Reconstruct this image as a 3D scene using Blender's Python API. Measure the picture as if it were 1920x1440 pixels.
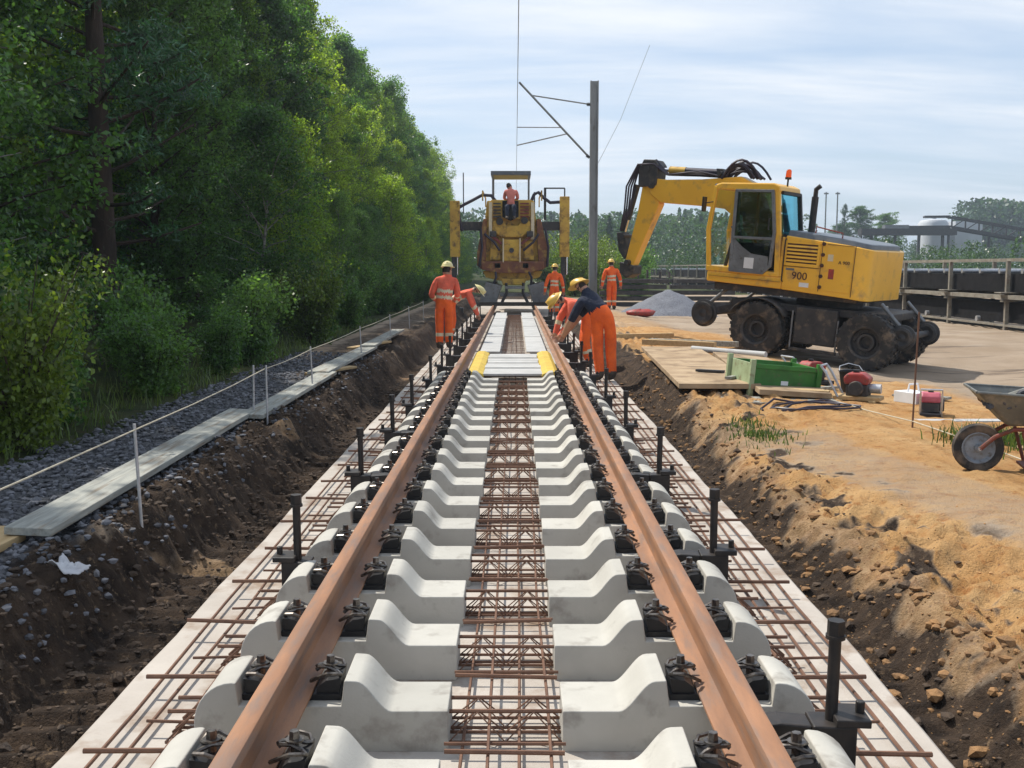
import bpy, bmesh, math, random
import numpy as np
from mathutils import Vector, Matrix, Quaternion, noise

for o in list(bpy.data.objects):
    bpy.data.objects.remove(o, do_unlink=True)
SC = bpy.context.scene
COL = SC.collection
R = math.radians
rnd = random.Random(7)

# ------------------------------------------------------------------ camera
cam_d = bpy.data.cameras.new('camera')
cam = bpy.data.objects.new('camera', cam_d)
COL.objects.link(cam)
cam.location = (0.035, 0.0, 1.68)
cam.rotation_euler = (R(90 - 6.24), 0, R(0.173))
cam_d.lens = 37.2
cam_d.sensor_width = 36
cam_d.clip_start = 0.05
cam_d.clip_end = 6000
SC.camera = cam

# ------------------------------------------------------------------ sky and sun
SUN_AZ, SUN_EL = R(50), R(55)      # azimuth to the left of straight ahead (+Y)
world = bpy.data.worlds.new('World')
SC.world = world
world.use_nodes = True
wn, wl = world.node_tree.nodes, world.node_tree.links
wn.clear()
w_out = wn.new('ShaderNodeOutputWorld')
w_bg = wn.new('ShaderNodeBackground')
w_sky = wn.new('ShaderNodeTexSky')
w_sky.sky_type = 'NISHITA'
w_sky.sun_disc = False
w_sky.sun_elevation = SUN_EL
w_sky.sun_rotation = -SUN_AZ
w_sky.air_density = 1.0
w_sky.dust_density = 1.2
w_sky.ozone_density = 1.0
w_bg.inputs['Strength'].default_value = 0.13
# thin streaky cloud layer over the whole dome
w_tc = wn.new('ShaderNodeTexCoord')
w_sep = wn.new('ShaderNodeSeparateXYZ')
wl.new(w_tc.outputs['Generated'], w_sep.inputs[0])
w_zp = wn.new('ShaderNodeMath'); w_zp.operation = 'ADD'; w_zp.inputs[1].default_value = 0.16
w_za = wn.new('ShaderNodeMath'); w_za.operation = 'ABSOLUTE'
wl.new(w_sep.outputs['Z'], w_za.inputs[0]); wl.new(w_za.outputs[0], w_zp.inputs[0])
w_dx = wn.new('ShaderNodeMath'); w_dx.operation = 'DIVIDE'
w_dy = wn.new('ShaderNodeMath'); w_dy.operation = 'DIVIDE'
wl.new(w_sep.outputs['X'], w_dx.inputs[0]); wl.new(w_zp.outputs[0], w_dx.inputs[1])
wl.new(w_sep.outputs['Y'], w_dy.inputs[0]); wl.new(w_zp.outputs[0], w_dy.inputs[1])
w_cmb = wn.new('ShaderNodeCombineXYZ')
wl.new(w_dx.outputs[0], w_cmb.inputs[0]); wl.new(w_dy.outputs[0], w_cmb.inputs[1])
w_map = wn.new('ShaderNodeMapping'); w_map.inputs['Scale'].default_value = (0.4, 1.5, 1)
w_map.inputs['Rotation'].default_value = (0, 0, R(14))
w_map.inputs['Location'].default_value = (3.1, 1.7, 0)
wl.new(w_cmb.outputs[0], w_map.inputs[0])
w_noi = wn.new('ShaderNodeTexNoise')
w_noi.inputs['Scale'].default_value = 1.15; w_noi.inputs['Detail'].default_value = 7
w_noi.inputs['Roughness'].default_value = 0.56; w_noi.inputs['Distortion'].default_value = 0.35
wl.new(w_map.outputs[0], w_noi.inputs['Vector'])
w_ramp = wn.new('ShaderNodeValToRGB')
w_ramp.color_ramp.elements[0].position = 0.36; w_ramp.color_ramp.elements[0].color = (0.45, 0.45, 0.45, 1)
w_ramp.color_ramp.elements[1].position = 0.64; w_ramp.color_ramp.elements[1].color = (0.97, 0.97, 0.97, 1)
wl.new(w_noi.outputs['Fac'], w_ramp.inputs[0])
w_mix = wn.new('ShaderNodeMix'); w_mix.data_type = 'RGBA'
w_cc = wn.new('ShaderNodeValToRGB')
w_cc.color_ramp.elements[0].position = 0.40; w_cc.color_ramp.elements[0].color = (0.44, 0.54, 0.69, 1)
w_cc.color_ramp.elements[1].position = 0.66; w_cc.color_ramp.elements[1].color = (0.68, 0.71, 0.75, 1)
wl.new(w_noi.outputs['Fac'], w_cc.inputs[0])
w_sc = wn.new('ShaderNodeVectorMath'); w_sc.operation = 'SCALE'; w_sc.inputs['Scale'].default_value = 10.0
wl.new(w_cc.outputs['Color'], w_sc.inputs[0]); wl.new(w_sc.outputs[0], w_mix.inputs[7])
wl.new(w_ramp.outputs['Color'], w_mix.inputs[0])
wl.new(w_sky.outputs['Color'], w_mix.inputs[6])
wl.new(w_mix.outputs[2], w_bg.inputs['Color'])
wl.new(w_bg.outputs[0], w_out.inputs['Surface'])

sun_d = bpy.data.lights.new('sun', 'SUN')
sun_d.energy = 5.0
sun_d.angle = R(0.53)
sun_d.color = (1.0, 0.94, 0.84)
sun = bpy.data.objects.new('sun', sun_d)
COL.objects.link(sun)
S = Vector((-math.sin(SUN_AZ) * math.cos(SUN_EL), math.cos(SUN_AZ) * math.cos(SUN_EL), math.sin(SUN_EL)))
sun.rotation_euler = S.to_track_quat('Z', 'Y').to_euler()
sun.location = S * 50

SC.render.engine = 'CYCLES'
SC.view_settings.view_transform = 'Standard'
SC.view_settings.look = 'None'
SC.view_settings.gamma = 1
SC.view_settings.use_curve_mapping = False
SC.view_settings.exposure = 0.12

# ------------------------------------------------------------------ tagging helpers
def tag(o, label=None, cat=None, group=None, kind=None):
    if label: o['label'] = label
    if cat: o['category'] = cat
    if group: o['group'] = group
    if kind: o['kind'] = kind
    return o

def empty(name, loc=(0, 0, 0), rot=(0, 0, 0)):
    o = bpy.data.objects.new(name, None)
    o.empty_display_size = 0.1
    COL.objects.link(o)
    o.location = loc
    o.rotation_euler = rot
    return o

KIDS = {}
def link(o, parent=None):
    COL.objects.link(o)
    if parent is not None:
        o.parent = parent
        KIDS.setdefault(parent.name, []).append(o)
    return o

def copy_tree(o, parent=None):
    c = o.copy()
    link(c, parent)
    for ch in KIDS.get(o.name, []):
        copy_tree(ch, c)
    return c

# ------------------------------------------------------------------ mesh builder
class MB:
    def __init__(s):
        s.v, s.f, s.m = [], [], []
    def add(s, v, f, mi=0):
        b = len(s.v)
        s.v += [tuple(p) for p in v]
        for q in f:
            s.f.append(tuple(i + b for i in q)); s.m.append(mi)
        return s
    def box(s, x0, x1, y0, y1, z0, z1, mi=0, M=None):
        v = [Vector(p) for p in ((x0,y0,z0),(x1,y0,z0),(x1,y1,z0),(x0,y1,z0),(x0,y0,z1),(x1,y0,z1),(x1,y1,z1),(x0,y1,z1))]
        if M is not None: v = [M @ p for p in v]
        return s.add(v, [(0,3,2,1),(4,5,6,7),(0,1,5,4),(1,2,6,5),(2,3,7,6),(3,0,4,7)], mi)
    def bar(s, p0, p1, w, h, up=(0, 0, 1), mi=0):
        p0, p1 = Vector(p0), Vector(p1); d = (p1 - p0)
        L = d.length; d.normalize()
        u = Vector(up)
        if abs(d.dot(u)) > 0.99: u = Vector((1, 0, 0))
        a = d.cross(u).normalized(); u = a.cross(d).normalized()
        q = []
        for t in (p0, p1):
            for sx, sz in ((-1,-1),(1,-1),(1,1),(-1,1)):
                q.append(t + a * (sx * w / 2) + u * (sz * h / 2))
        return s.add(q, [(0,1,2,3),(7,6,5,4),(0,4,5,1),(1,5,6,2),(2,6,7,3),(3,7,4,0)], mi)
    def tube(s, pts, r, n=8, caps=True, mi=0):
        pts = [Vector(p) for p in pts]
        rs = r if isinstance(r, (list, tuple)) else [r] * len(pts)
        rings = []; prev = None
        for i, p in enumerate(pts):
            d = (pts[min(i + 1, len(pts) - 1)] - pts[max(i - 1, 0)]).normalized()
            if prev is None:
                u = Vector((0, 0, 1)) if abs(d.z) < 0.9 else Vector((1, 0, 0))
                a = d.cross(u).normalized()
            else:
                a = (prev - d * prev.dot(d)).normalized()
            prev = a; b = d.cross(a)
            rings.append([p + (a * math.cos(2*math.pi*k/n) + b * math.sin(2*math.pi*k/n)) * rs[i] for k in range(n)])
        v = [q for ring in rings for q in ring]; f = []
        for i in range(len(rings) - 1):
            for k in range(n):
                f.append((i*n+k, i*n+(k+1)%n, (i+1)*n+(k+1)%n, (i+1)*n+k))
        if caps:
            f.append(tuple(range(n - 1, -1, -1))); f.append(tuple((len(rings)-1)*n + k for k in range(n)))
        return s.add(v, f, mi)
    def cyl(s, p0, p1, r0, r1=None, n=12, mi=0):
        return s.tube([p0, p1], [r0, r0 if r1 is None else r1], n, True, mi)
    def prism(s, poly, a, b, fn, mi=0):
        """poly: 2D outline; fn(u, v, w) -> 3D point; w runs from a to b"""
        n = len(poly)
        v = [fn(u, w, a) for u, w in poly] + [fn(u, w, b) for u, w in poly]
        f = [tuple(range(n - 1, -1, -1)), tuple(range(n, 2 * n))]
        f += [(i, (i + 1) % n, n + (i + 1) % n, n + i) for i in range(n)]
        return s.add(v, f, mi)
    def lathe(s, prof, c, axis, n=24, mi=0, closed=False):
        """prof: (radius, along-axis) list"""
        ax = Vector(axis).normalized(); c = Vector(c)
        u = Vector((0, 0, 1)) if abs(ax.z) < 0.9 else Vector((1, 0, 0))
        a = ax.cross(u).normalized(); b = ax.cross(a)
        v = []; m = len(prof)
        for k in range(n):
            t = 2 * math.pi * k / n
            d = a * math.cos(t) + b * math.sin(t)
            v += [c + d * r + ax * h for r, h in prof]
        f = []
        for k in range(n):
            k2 = (k + 1) % n
            for i in range(m if closed else m - 1):
                j = (i + 1) % m
                f.append((k*m+i, k2*m+i, k2*m+j, k*m+j))
        return s.add(v, f, mi)
    def ell(s, c, r, n=12, m=8, mi=0, M=None, z0=-1.0, z1=1.0):
        v, f = [], []
        a0, a1 = math.asin(z0), math.asin(z1)
        for j in range(m + 1):
            la = a0 + (a1 - a0) * j / m
            for k in range(n):
                lo = 2 * math.pi * k / n
                p = Vector((math.cos(la)*math.cos(lo)*r[0], math.cos(la)*math.sin(lo)*r[1], math.sin(la)*r[2]))
                if M is not None: p = M @ p
                v.append(Vector(c) + p)
        for j in range(m):
            for k in range(n):
                f.append((j*n+k, j*n+(k+1)%n, (j+1)*n+(k+1)%n, (j+1)*n+k))
        f.append(tuple(range(n - 1, -1, -1))); f.append(tuple(m*n + k for k in range(n)))
        return s.add(v, f, mi)
    def mesh(s, name, mats, smooth=None):
        me = bpy.data.meshes.new(name)
        me.from_pydata(s.v, [], s.f)
        if not isinstance(mats, (list, tuple)): mats = [mats]
        for m in mats: me.materials.append(m)
        if len(mats) > 1: me.polygons.foreach_set('material_index', s.m)
        me.validate()
        bm = bmesh.new(); bm.from_mesh(me)
        bmesh.ops.recalc_face_normals(bm, faces=bm.faces)
        bm.to_mesh(me); bm.free()
        if smooth:
            me.polygons.foreach_set('use_smooth', [True] * len(me.polygons))
            me.set_sharp_from_angle(angle=R(smooth))
        me.update()
        return me
    def build(s, name, mats, parent=None, smooth=None, bevel=0, seg=2):
        o = bpy.data.objects.new(name, s.mesh(name, mats, smooth))
        link(o, parent)
        if bevel:
            b = o.modifiers.new('bevel', 'BEVEL'); b.width = bevel; b.segments = seg
            b.limit_method = 'ANGLE'; b.angle_limit = R(35); b.harden_normals = bool(smooth)
        return o

def obj_from(me, name, parent=None, loc=None, rot=None, scale=None):
    o = bpy.data.objects.new(name, me)
    link(o, parent)
    if loc is not None: o.location = loc
    if rot is not None: o.rotation_euler = rot
    if scale is not None: o.scale = scale
    return o

# ------------------------------------------------------------------ materials
def mat(name, c1, c2=None, scale=4.0, rough=0.7, metal=0.0, bump=0.0, bscale=None, detail=4, c3=None, s3=25.0, f3=0.5, spec=0.4, rnd_amt=0.0, lo=0.35, hi=0.65, stretch=None, coat=0.0):
    m = bpy.data.materials.new(name); m.use_nodes = True
    n, l = m.node_tree.nodes, m.node_tree.links
    b = n['Principled BSDF']
    b.inputs['Roughness'].default_value = rough
    b.inputs['Metallic'].default_value = metal
    b.inputs['Specular IOR Level'].default_value = spec
    if coat: b.inputs['Coat Weight'].default_value = coat; b.inputs['Coat Roughness'].default_value = 0.15
    col = None
    if c2 is None: c2 = tuple(x * 0.75 for x in c1)
    geo = n.new('ShaderNodeNewGeometry')
    vec = geo.outputs['Position']
    if stretch:
        mp = n.new('ShaderNodeMapping'); mp.inputs['Scale'].default_value = stretch
        l.new(vec, mp.inputs[0]); vec = mp.outputs[0]
    def nz(sc, det):
        t = n.new('ShaderNodeTexNoise'); t.inputs['Scale'].default_value = sc; t.inputs['Detail'].default_value = det
        t.inputs['Roughness'].default_value = 0.6
        l.new(vec, t.inputs['Vector']); return t.outputs['Fac']
    def ramp(fac, a, bb):
        r = n.new('ShaderNodeMapRange'); r.inputs['From Min'].default_value = a; r.inputs['From Max'].default_value = bb
        l.new(fac, r.inputs['Value']); return r.outputs[0]
    def mixc(fac, A, B):
        x = n.new('ShaderNodeMix'); x.data_type = 'RGBA'
        if isinstance(fac, float): x.inputs[0].default_value = fac
        else: l.new(fac, x.inputs[0])
        for i, c in ((6, A), (7, B)):
            if isinstance(c, tuple): x.inputs[i].default_value = (*c[:3], 1)
            else: l.new(c, x.inputs[i])
        return x.outputs[2]
    col = mixc(ramp(nz(scale, detail), lo, hi), c1, c2)
    if c3:
        fr = ramp(nz(s3, 5), 1 - f3 - 0.08 if f3 < 0.6 else 0.4, 1 - f3 + 0.1 if f3 < 0.6 else 0.6)
        col = mixc(fr, col, c3)
    if rnd_amt:
        oi = n.new('ShaderNodeObjectInfo')
        hs = n.new('ShaderNodeHueSaturation')
        mr = n.new('ShaderNodeMapRange'); mr.inputs['To Min'].default_value = 1 - rnd_amt; mr.inputs['To Max'].default_value = 1 + rnd_amt
        l.new(oi.outputs['Random'], mr.inputs['Value']); l.new(mr.outputs[0], hs.inputs['Value'])
        l.new(col, hs.inputs['Color']); col = hs.outputs[0]
    l.new(col, b.inputs['Base Color'])
    if bump:
        bp = n.new('ShaderNodeBump'); bp.inputs['Strength'].default_value = 1.0; bp.inputs['Distance'].default_value = bump
        l.new(nz(bscale or scale * 6, 5), bp.inputs['Height']); l.new(bp.outputs[0], b.inputs['Normal'])
    return m

M = {}
M['concrete'] = mat('sleeper_concrete', (0.47, 0.455, 0.41), (0.40, 0.385, 0.345), 3, 0.85, bump=0.001, bscale=90, c3=(0.27, 0.25, 0.22), s3=7, f3=0.38, rnd_amt=0.09)
M['slab'] = mat('slab_concrete', (0.46, 0.42, 0.375), (0.38, 0.34, 0.30), 2.2, 0.9, bump=0.003, bscale=40, c3=(0.24, 0.17, 0.12), s3=3.2, f3=0.41)
M['rail'] = mat('rusty_rail', (0.37, 0.18, 0.09), (0.185, 0.095, 0.055), 9, 0.62, bump=0.0008, bscale=160, c3=(0.20, 0.125, 0.09), s3=22, f3=0.44, stretch=(1, 0.16, 1), detail=8, lo=0.3, hi=0.7)
M['rebar'] = mat('rebar_rust', (0.18, 0.095, 0.06), (0.115, 0.06, 0.04), 9, 0.85, bump=0.0012, bscale=220)
M['blacksteel'] = mat('black_steel', (0.016, 0.015, 0.015), (0.035, 0.028, 0.024), 16, 0.5, bump=0.0006, bscale=120)
M['blackplastic'] = mat('black_plastic', (0.012, 0.013, 0.015), (0.022, 0.022, 0.024), 20, 0.42)
M['clip'] = mat('spring_steel', (0.07, 0.06, 0.055), (0.20, 0.18, 0.16), 40, 0.32, metal=0.7)
M['zinc'] = mat('zinc_steel', (0.55, 0.56, 0.58), (0.4, 0.41, 0.43), 20, 0.4, metal=0.6)
M['wood'] = mat('weathered_wood', (0.34, 0.34, 0.30), (0.22, 0.225, 0.205), 5, 0.85, bump=0.0015, bscale=60, stretch=(6, 0.5, 6), c3=(0.17, 0.13, 0.09), s3=3.5, f3=0.40, rnd_amt=0.12)
M['wood_new'] = mat('fresh_timber', (0.50, 0.36, 0.19), (0.40, 0.27, 0.13), 5, 0.8, stretch=(6, 0.6, 6), bump=0.001, bscale=50, rnd_amt=0.15)
M['ply'] = mat('sandy_formwork_panel', (0.42, 0.31, 0.195), (0.30, 0.21, 0.125), 2.2, 0.9, c3=(0.20, 0.135, 0.08), s3=3.0, f3=0.43, rnd_amt=0.08)
M['white_board'] = mat('white_board', (0.46, 0.46, 0.45), (0.37, 0.375, 0.37), 3, 0.75, c3=(0.36, 0.35, 0.33), s3=9, f3=0.35, rnd_amt=0.06)
M['yellow_foam'] = mat('yellow_pad', (0.60, 0.43, 0.06), (0.48, 0.33, 0.05), 5, 0.7)
M['yellow'] = mat('yellow_paint', (0.88, 0.49, 0.045), (0.82, 0.44, 0.04), 1.7, 0.38, c3=(0.46, 0.26, 0.08), s3=3.2, f3=0.37, spec=0.5, coat=0.15, bump=0.0010, bscale=30)
M['yellow_old'] = mat('worn_yellow_paint', (0.66, 0.42, 0.06), (0.48, 0.28, 0.05), 2.6, 0.6, c3=(0.10, 0.052, 0.028), s3=4, f3=0.40)
M['red_old'] = mat('worn_red_paint', (0.21, 0.035, 0.025), (0.13, 0.03, 0.022), 2.0, 0.6, c3=(0.05, 0.03, 0.025), s3=5, f3=0.4)
M['rust_brown'] = mat('rusty_brown_paint', (0.22, 0.09, 0.035), (0.14, 0.045, 0.028), 2.5, 0.65, c3=(0.36, 0.22, 0.05), s3=4, f3=0.42)
M['grey_hood'] = mat('slate_grey_paint', (0.13, 0.15, 0.175), (0.10, 0.115, 0.135), 3, 0.42, c3=(0.2, 0.19, 0.17), s3=9, f3=0.34)
M['grey_steel'] = mat('grey_steel', (0.22, 0.23, 0.24), (0.15, 0.155, 0.16), 4, 0.5, metal=0.3, c3=(0.10, 0.08, 0.06), s3=12, f3=0.36)
M['dark_grey'] = mat('dark_chassis', (0.030, 0.030, 0.033), (0.055, 0.052, 0.05), 5, 0.6, c3=(0.14, 0.11, 0.08), s3=6, f3=0.38)
M['tyre'] = mat('tyre_rubber', (0.022, 0.022, 0.023), (0.04, 0.038, 0.036), 6, 0.85, c3=(0.17, 0.13, 0.095), s3=5, f3=0.42, bump=0.003, bscale=40)
M['chrome'] = mat('chrome_rod', (0.75, 0.75, 0.77), (0.65, 0.65, 0.66), 8, 0.18, metal=1.0)
M['hose'] = mat('rubber_hose', (0.020, 0.017, 0.028), (0.035, 0.026, 0.05), 9, 0.45)
M['mast'] = mat('galvanised_mast', (0.30, 0.305, 0.30), (0.22, 0.225, 0.22), 1.5, 0.55, metal=0.35, c3=(0.16, 0.15, 0.14), s3=5, f3=0.38, stretch=(1, 1, 0.3))
M['wire'] = mat('dull_wire', (0.34, 0.36, 0.38), (0.28, 0.29, 0.30), 5, 0.6, metal=0.4)
M['green'] = mat('green_paint', (0.045, 0.20, 0.035), (0.03, 0.13, 0.025), 5, 0.5, c3=(0.12, 0.10, 0.06), s3=14, f3=0.36)
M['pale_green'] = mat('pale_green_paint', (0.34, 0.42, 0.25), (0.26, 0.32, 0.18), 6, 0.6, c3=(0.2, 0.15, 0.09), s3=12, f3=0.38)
M['red'] = mat('red_paint', (0.40, 0.045, 0.035), (0.27, 0.035, 0.03), 8, 0.5, c3=(0.13, 0.07, 0.05), s3=14, f3=0.42)
M['barrow_red'] = mat('rusty_red_tube', (0.22, 0.05, 0.035), (0.14, 0.05, 0.035), 12, 0.65, c3=(0.12, 0.07, 0.045), s3=25, f3=0.45)
M['pink'] = mat('faded_red_plastic', (0.5, 0.12, 0.16), (0.4, 0.08, 0.11), 10, 0.5)
M['barrow'] = mat('barrow_steel', (0.17, 0.18, 0.17), (0.12, 0.125, 0.12), 5, 0.5, metal=0.35, c3=(0.27, 0.25, 0.21), s3=9, f3=0.4)
M['rim'] = mat('grey_rim', (0.26, 0.30, 0.34), (0.18, 0.2, 0.23), 12, 0.45, c3=(0.12, 0.1, 0.08), s3=25, f3=0.38)
M['cloth'] = mat('white_cloth', (0.55, 0.55, 0.56), (0.40, 0.40, 0.42), 8, 0.9)
M['rope'] = mat('pale_cord', (0.55, 0.50, 0.38), (0.42, 0.38, 0.29), 20, 0.9)
M['orange'] = mat('orange_fabric', (0.97, 0.15, 0.018), (0.78, 0.11, 0.02), 6, 0.85, bump=0.03, bscale=9)
M['orange_pale'] = mat('faded_orange_fabric', (0.90, 0.16, 0.085), (0.66, 0.12, 0.07), 6, 0.85, bump=0.03, bscale=9)
M['reflect'] = mat('reflective_tape', (0.72, 0.62, 0.42), (0.62, 0.53, 0.36), 12, 0.5)
M['navy'] = mat('navy_fabric', (0.012, 0.017, 0.036), (0.02, 0.026, 0.05), 9, 0.85, bump=0.03, bscale=9)
M['pink_fab'] = mat('sun_bleached_fabric', (0.72, 0.24, 0.19), (0.62, 0.19, 0.15), 9, 0.85, bump=0.005, bscale=14)
M['skin'] = mat('skin', (0.46, 0.25, 0.165), (0.40, 0.205, 0.13), 15, 0.55)
M['boot'] = mat('boot_leather', (0.05, 0.037, 0.028), (0.11, 0.08, 0.055), 14, 0.7)
M['hair'] = mat('dark_hair', (0.02, 0.016, 0.013), (0.035, 0.025, 0.02), 30, 0.7)
M['helmet_w'] = mat('pale_yellow_helmet', (0.72, 0.64, 0.30), (0.66, 0.58, 0.27), 8, 0.35)
M['helmet_y'] = mat('yellow_helmet', (0.70, 0.46, 0.10), (0.64, 0.41, 0.09), 8, 0.35)
M['white'] = mat('white_paint', (0.74, 0.75, 0.76), (0.66, 0.67, 0.68), 6, 0.5)
M['ink'] = mat('dark_lettering', (0.09, 0.035, 0.02), (0.06, 0.025, 0.02), 6, 0.5)
M['silo'] = mat('pale_cladding', (0.55, 0.57, 0.60), (0.47, 0.49, 0.52), 0.3, 0.6)
M['conv'] = mat('conveyor_frame', (0.27, 0.25, 0.205), (0.17, 0.155, 0.13), 3, 0.7, c3=(0.15, 0.10, 0.07), s3=8, f3=0.38)
M['belt'] = mat('conveyor_belt', (0.009, 0.009, 0.010), (0.018, 0.017, 0.018), 4, 0.85, spec=0.1)
M['sleeper_dark'] = mat('dark_timber', (0.055, 0.05, 0.05), (0.095, 0.085, 0.08), 5, 0.85, rnd_amt=0.25)
M['gravelpile'] = mat('grey_gravel', (0.18, 0.19, 0.22), (0.11, 0.115, 0.135), 22, 0.9, bump=0.02, bscale=18)

def glass(name, col, rough=0.02, alpha_mix=0.75):
    m = bpy.data.materials.new(name); m.use_nodes = True
    n, l = m.node_tree.nodes, m.node_tree.links
    n.clear()
    o = n.new('ShaderNodeOutputMaterial'); t = n.new('ShaderNodeBsdfTransparent'); g = n.new('ShaderNodeBsdfGlossy')
    t.inputs[0].default_value = (*col, 1); g.inputs['Roughness'].default_value = rough
    lw = n.new('ShaderNodeLayerWeight'); lw.inputs['Blend'].default_value = 0.5
    pw = n.new('ShaderNodeMath'); pw.operation = 'POWER'; pw.inputs[1].default_value = 5.0; l.new(lw.outputs['Facing'], pw.inputs[0])
    fr = n.new('ShaderNodeMath'); fr.operation = 'MULTIPLY_ADD'; fr.inputs[1].default_value = 0.9; fr.inputs[2].default_value = 0.04; l.new(pw.outputs[0], fr.inputs[0])
    mx = n.new('ShaderNodeMixShader')
    l.new(fr.outputs[0], mx.inputs[0]); l.new(t.outputs[0], mx.inputs[1]); l.new(g.outputs[0], mx.inputs[2])
    l.new(mx.outputs[0], o.inputs['Surface'])
    return m
M['glass'] = glass('clear_glass', (0.90, 0.97, 0.95))
M['glass_clear'] = glass('canopy_glass', (0.97, 0.98, 0.99))
M['glass_dark'] = glass('tinted_glass', (0.30, 0.42, 0.32))
M['glass_blue'] = glass('blue_green_glass', (0.30, 0.62, 0.70), 0.05)
def sky_glass(name, col, f=0.5):
    m = glass(name, col, 0.04); n, l = m.node_tree.nodes, m.node_tree.links
    mx = [q for q in n if q.type == 'MIX_SHADER'][0]
    for lk in list(mx.inputs[0].links): l.remove(lk)
    mx.inputs[0].default_value = f
    [q for q in n if q.type == 'BSDF_GLOSSY'][0].inputs[0].default_value = (*col, 1)
    return m
M['glass_sky'] = sky_glass('painted_sky_glass', (0.32, 0.72, 0.82), 0.6)  # reflected sky put into the pane as a fixed blue colour
M['amber'] = glass('amber_lens', (1.0, 0.32, 0.03), 0.1)

def leaf_mat(name, ca, cb, cc, trans=0.45, nscale=0.55):
    m = bpy.data.materials.new(name); m.use_nodes = True
    n, l = m.node_tree.nodes, m.node_tree.links
    n.clear()
    out = n.new('ShaderNodeOutputMaterial')
    geo = n.new('ShaderNodeNewGeometry'); oi = n.new('ShaderNodeObjectInfo')
    nz = n.new('ShaderNodeTexNoise'); nz.inputs['Scale'].default_value = nscale; nz.inputs['Detail'].default_value = 5
    l.new(geo.outputs['Position'], nz.inputs['Vector'])
    mr = n.new('ShaderNodeMapRange'); mr.inputs['From Min'].default_value = 0.36; mr.inputs['From Max'].default_value = 0.64
    l.new(nz.outputs['Fac'], mr.inputs['Value'])
    m1 = n.new('ShaderNodeMix'); m1.data_type = 'RGBA'; m1.inputs[6].default_value = (*ca, 1); m1.inputs[7].default_value = (*cb, 1)
    l.new(mr.outputs[0], m1.inputs[0])
    m2 = n.new('ShaderNodeMix'); m2.data_type = 'RGBA'; m2.inputs[7].default_value = (*cc, 1)
    mr2 = n.new('ShaderNodeMath'); mr2.operation = 'MULTIPLY'; mr2.inputs[1].default_value = 0.75
    l.new(geo.outputs['Random Per Island'], mr2.inputs[0])
    l.new(mr2.outputs[0], m2.inputs[0]); l.new(m1.outputs[2], m2.inputs[6])
    hs = n.new('ShaderNodeHueSaturation')
    mr3 = n.new('ShaderNodeMapRange'); mr3.inputs['To Min'].default_value = 0.62; mr3.inputs['To Max'].default_value = 1.40
    isl = n.new('ShaderNodeMath'); isl.operation = 'MULTIPLY'; isl.inputs[1].default_value = 7.31
    l.new(geo.outputs['Random Per Island'], isl.inputs[0])
    fr_ = n.new('ShaderNodeMath'); fr_.operation = 'FRACT'; l.new(isl.outputs[0], fr_.inputs[0])
    mr5 = n.new('ShaderNodeMapRange'); mr5.inputs['To Min'].default_value = 0.5; mr5.inputs['To Max'].default_value = 1.65; l.new(fr_.outputs[0], mr5.inputs['Value'])
    vm = n.new('ShaderNodeMath'); vm.operation = 'MULTIPLY'; l.new(mr3.outputs[0], vm.inputs[0]); l.new(mr5.outputs[0], vm.inputs[1])
    mr4 = n.new('ShaderNodeMapRange'); mr4.inputs['To Min'].default_value = 0.515; mr4.inputs['To Max'].default_value = 0.485
    l.new(oi.outputs['Random'], mr4.inputs['Value']); l.new(mr4.outputs[0], hs.inputs['Hue'])
    l.new(oi.outputs['Random'], mr3.inputs['Value']); l.new(vm.outputs[0], hs.inputs['Value']); l.new(m2.outputs[2], hs.inputs['Color'])
    d = n.new('ShaderNodeBsdfPrincipled'); d.inputs['Roughness'].default_value = 0.42; d.inputs['Specular IOR Level'].default_value = 0.5
    t = n.new('ShaderNodeBsdfTranslucent')
    l.new(hs.outputs[0], d.inputs['Base Color'])
    g2 = n.new('ShaderNodeMix'); g2.data_type = 'RGBA'; g2.blend_type = 'MULTIPLY'; g2.inputs[0].default_value = 1.0
    g2.inputs[7].default_value = (1.9, 2.0, 0.75, 1)
    l.new(hs.outputs[0], g2.inputs[6]); l.new(g2.outputs[2], t.inputs[0])
    mx = n.new('ShaderNodeMixShader'); mx.inputs[0].default_value = trans
    l.new(d.outputs[0], mx.inputs[1]); l.new(t.outputs[0], mx.inputs[2]); l.new(mx.outputs[0], out.inputs['Surface'])
    return m
M['leaf_birch'] = leaf_mat('birch_leaves', (0.09, 0.16, 0.026), (0.18, 0.24, 0.034), (0.12, 0.19, 0.032), 0.58)
M['leaf_dark'] = leaf_mat('dark_leaves', (0.045, 0.105, 0.036), (0.085, 0.155, 0.04), (0.058, 0.125, 0.044), 0.5)
M['needle'] = leaf_mat('pine_needles', (0.024, 0.075, 0.040), (0.040, 0.10, 0.044), (0.03, 0.09, 0.044), 0.25)
M['leaf_bush'] = leaf_mat('bush_leaves', (0.08, 0.14, 0.02), (0.14, 0.18, 0.025), (0.10, 0.15, 0.03), 0.4)
M['leaf_far'] = leaf_mat('far_leaves', (0.026, 0.062, 0.030), (0.055, 0.10, 0.034), (0.04, 0.08, 0.034), 0.3, 0.06)
M['grass'] = leaf_mat('grass_blades', (0.045, 0.09, 0.018), (0.10, 0.13, 0.035), (0.07, 0.11, 0.03), 0.3, 2.0)
M['bark_birch'] = mat('birch_bark', (0.28, 0.27, 0.24), (0.08, 0.075, 0.065), 3, 0.85, stretch=(1, 1, 4), bump=0.01, bscale=12)
M['bark_pine'] = mat('pine_bark', (0.035, 0.026, 0.02), (0.065, 0.045, 0.033), 5, 0.9, stretch=(1, 1, 0.3), bump=0.02, bscale=20)

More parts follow.
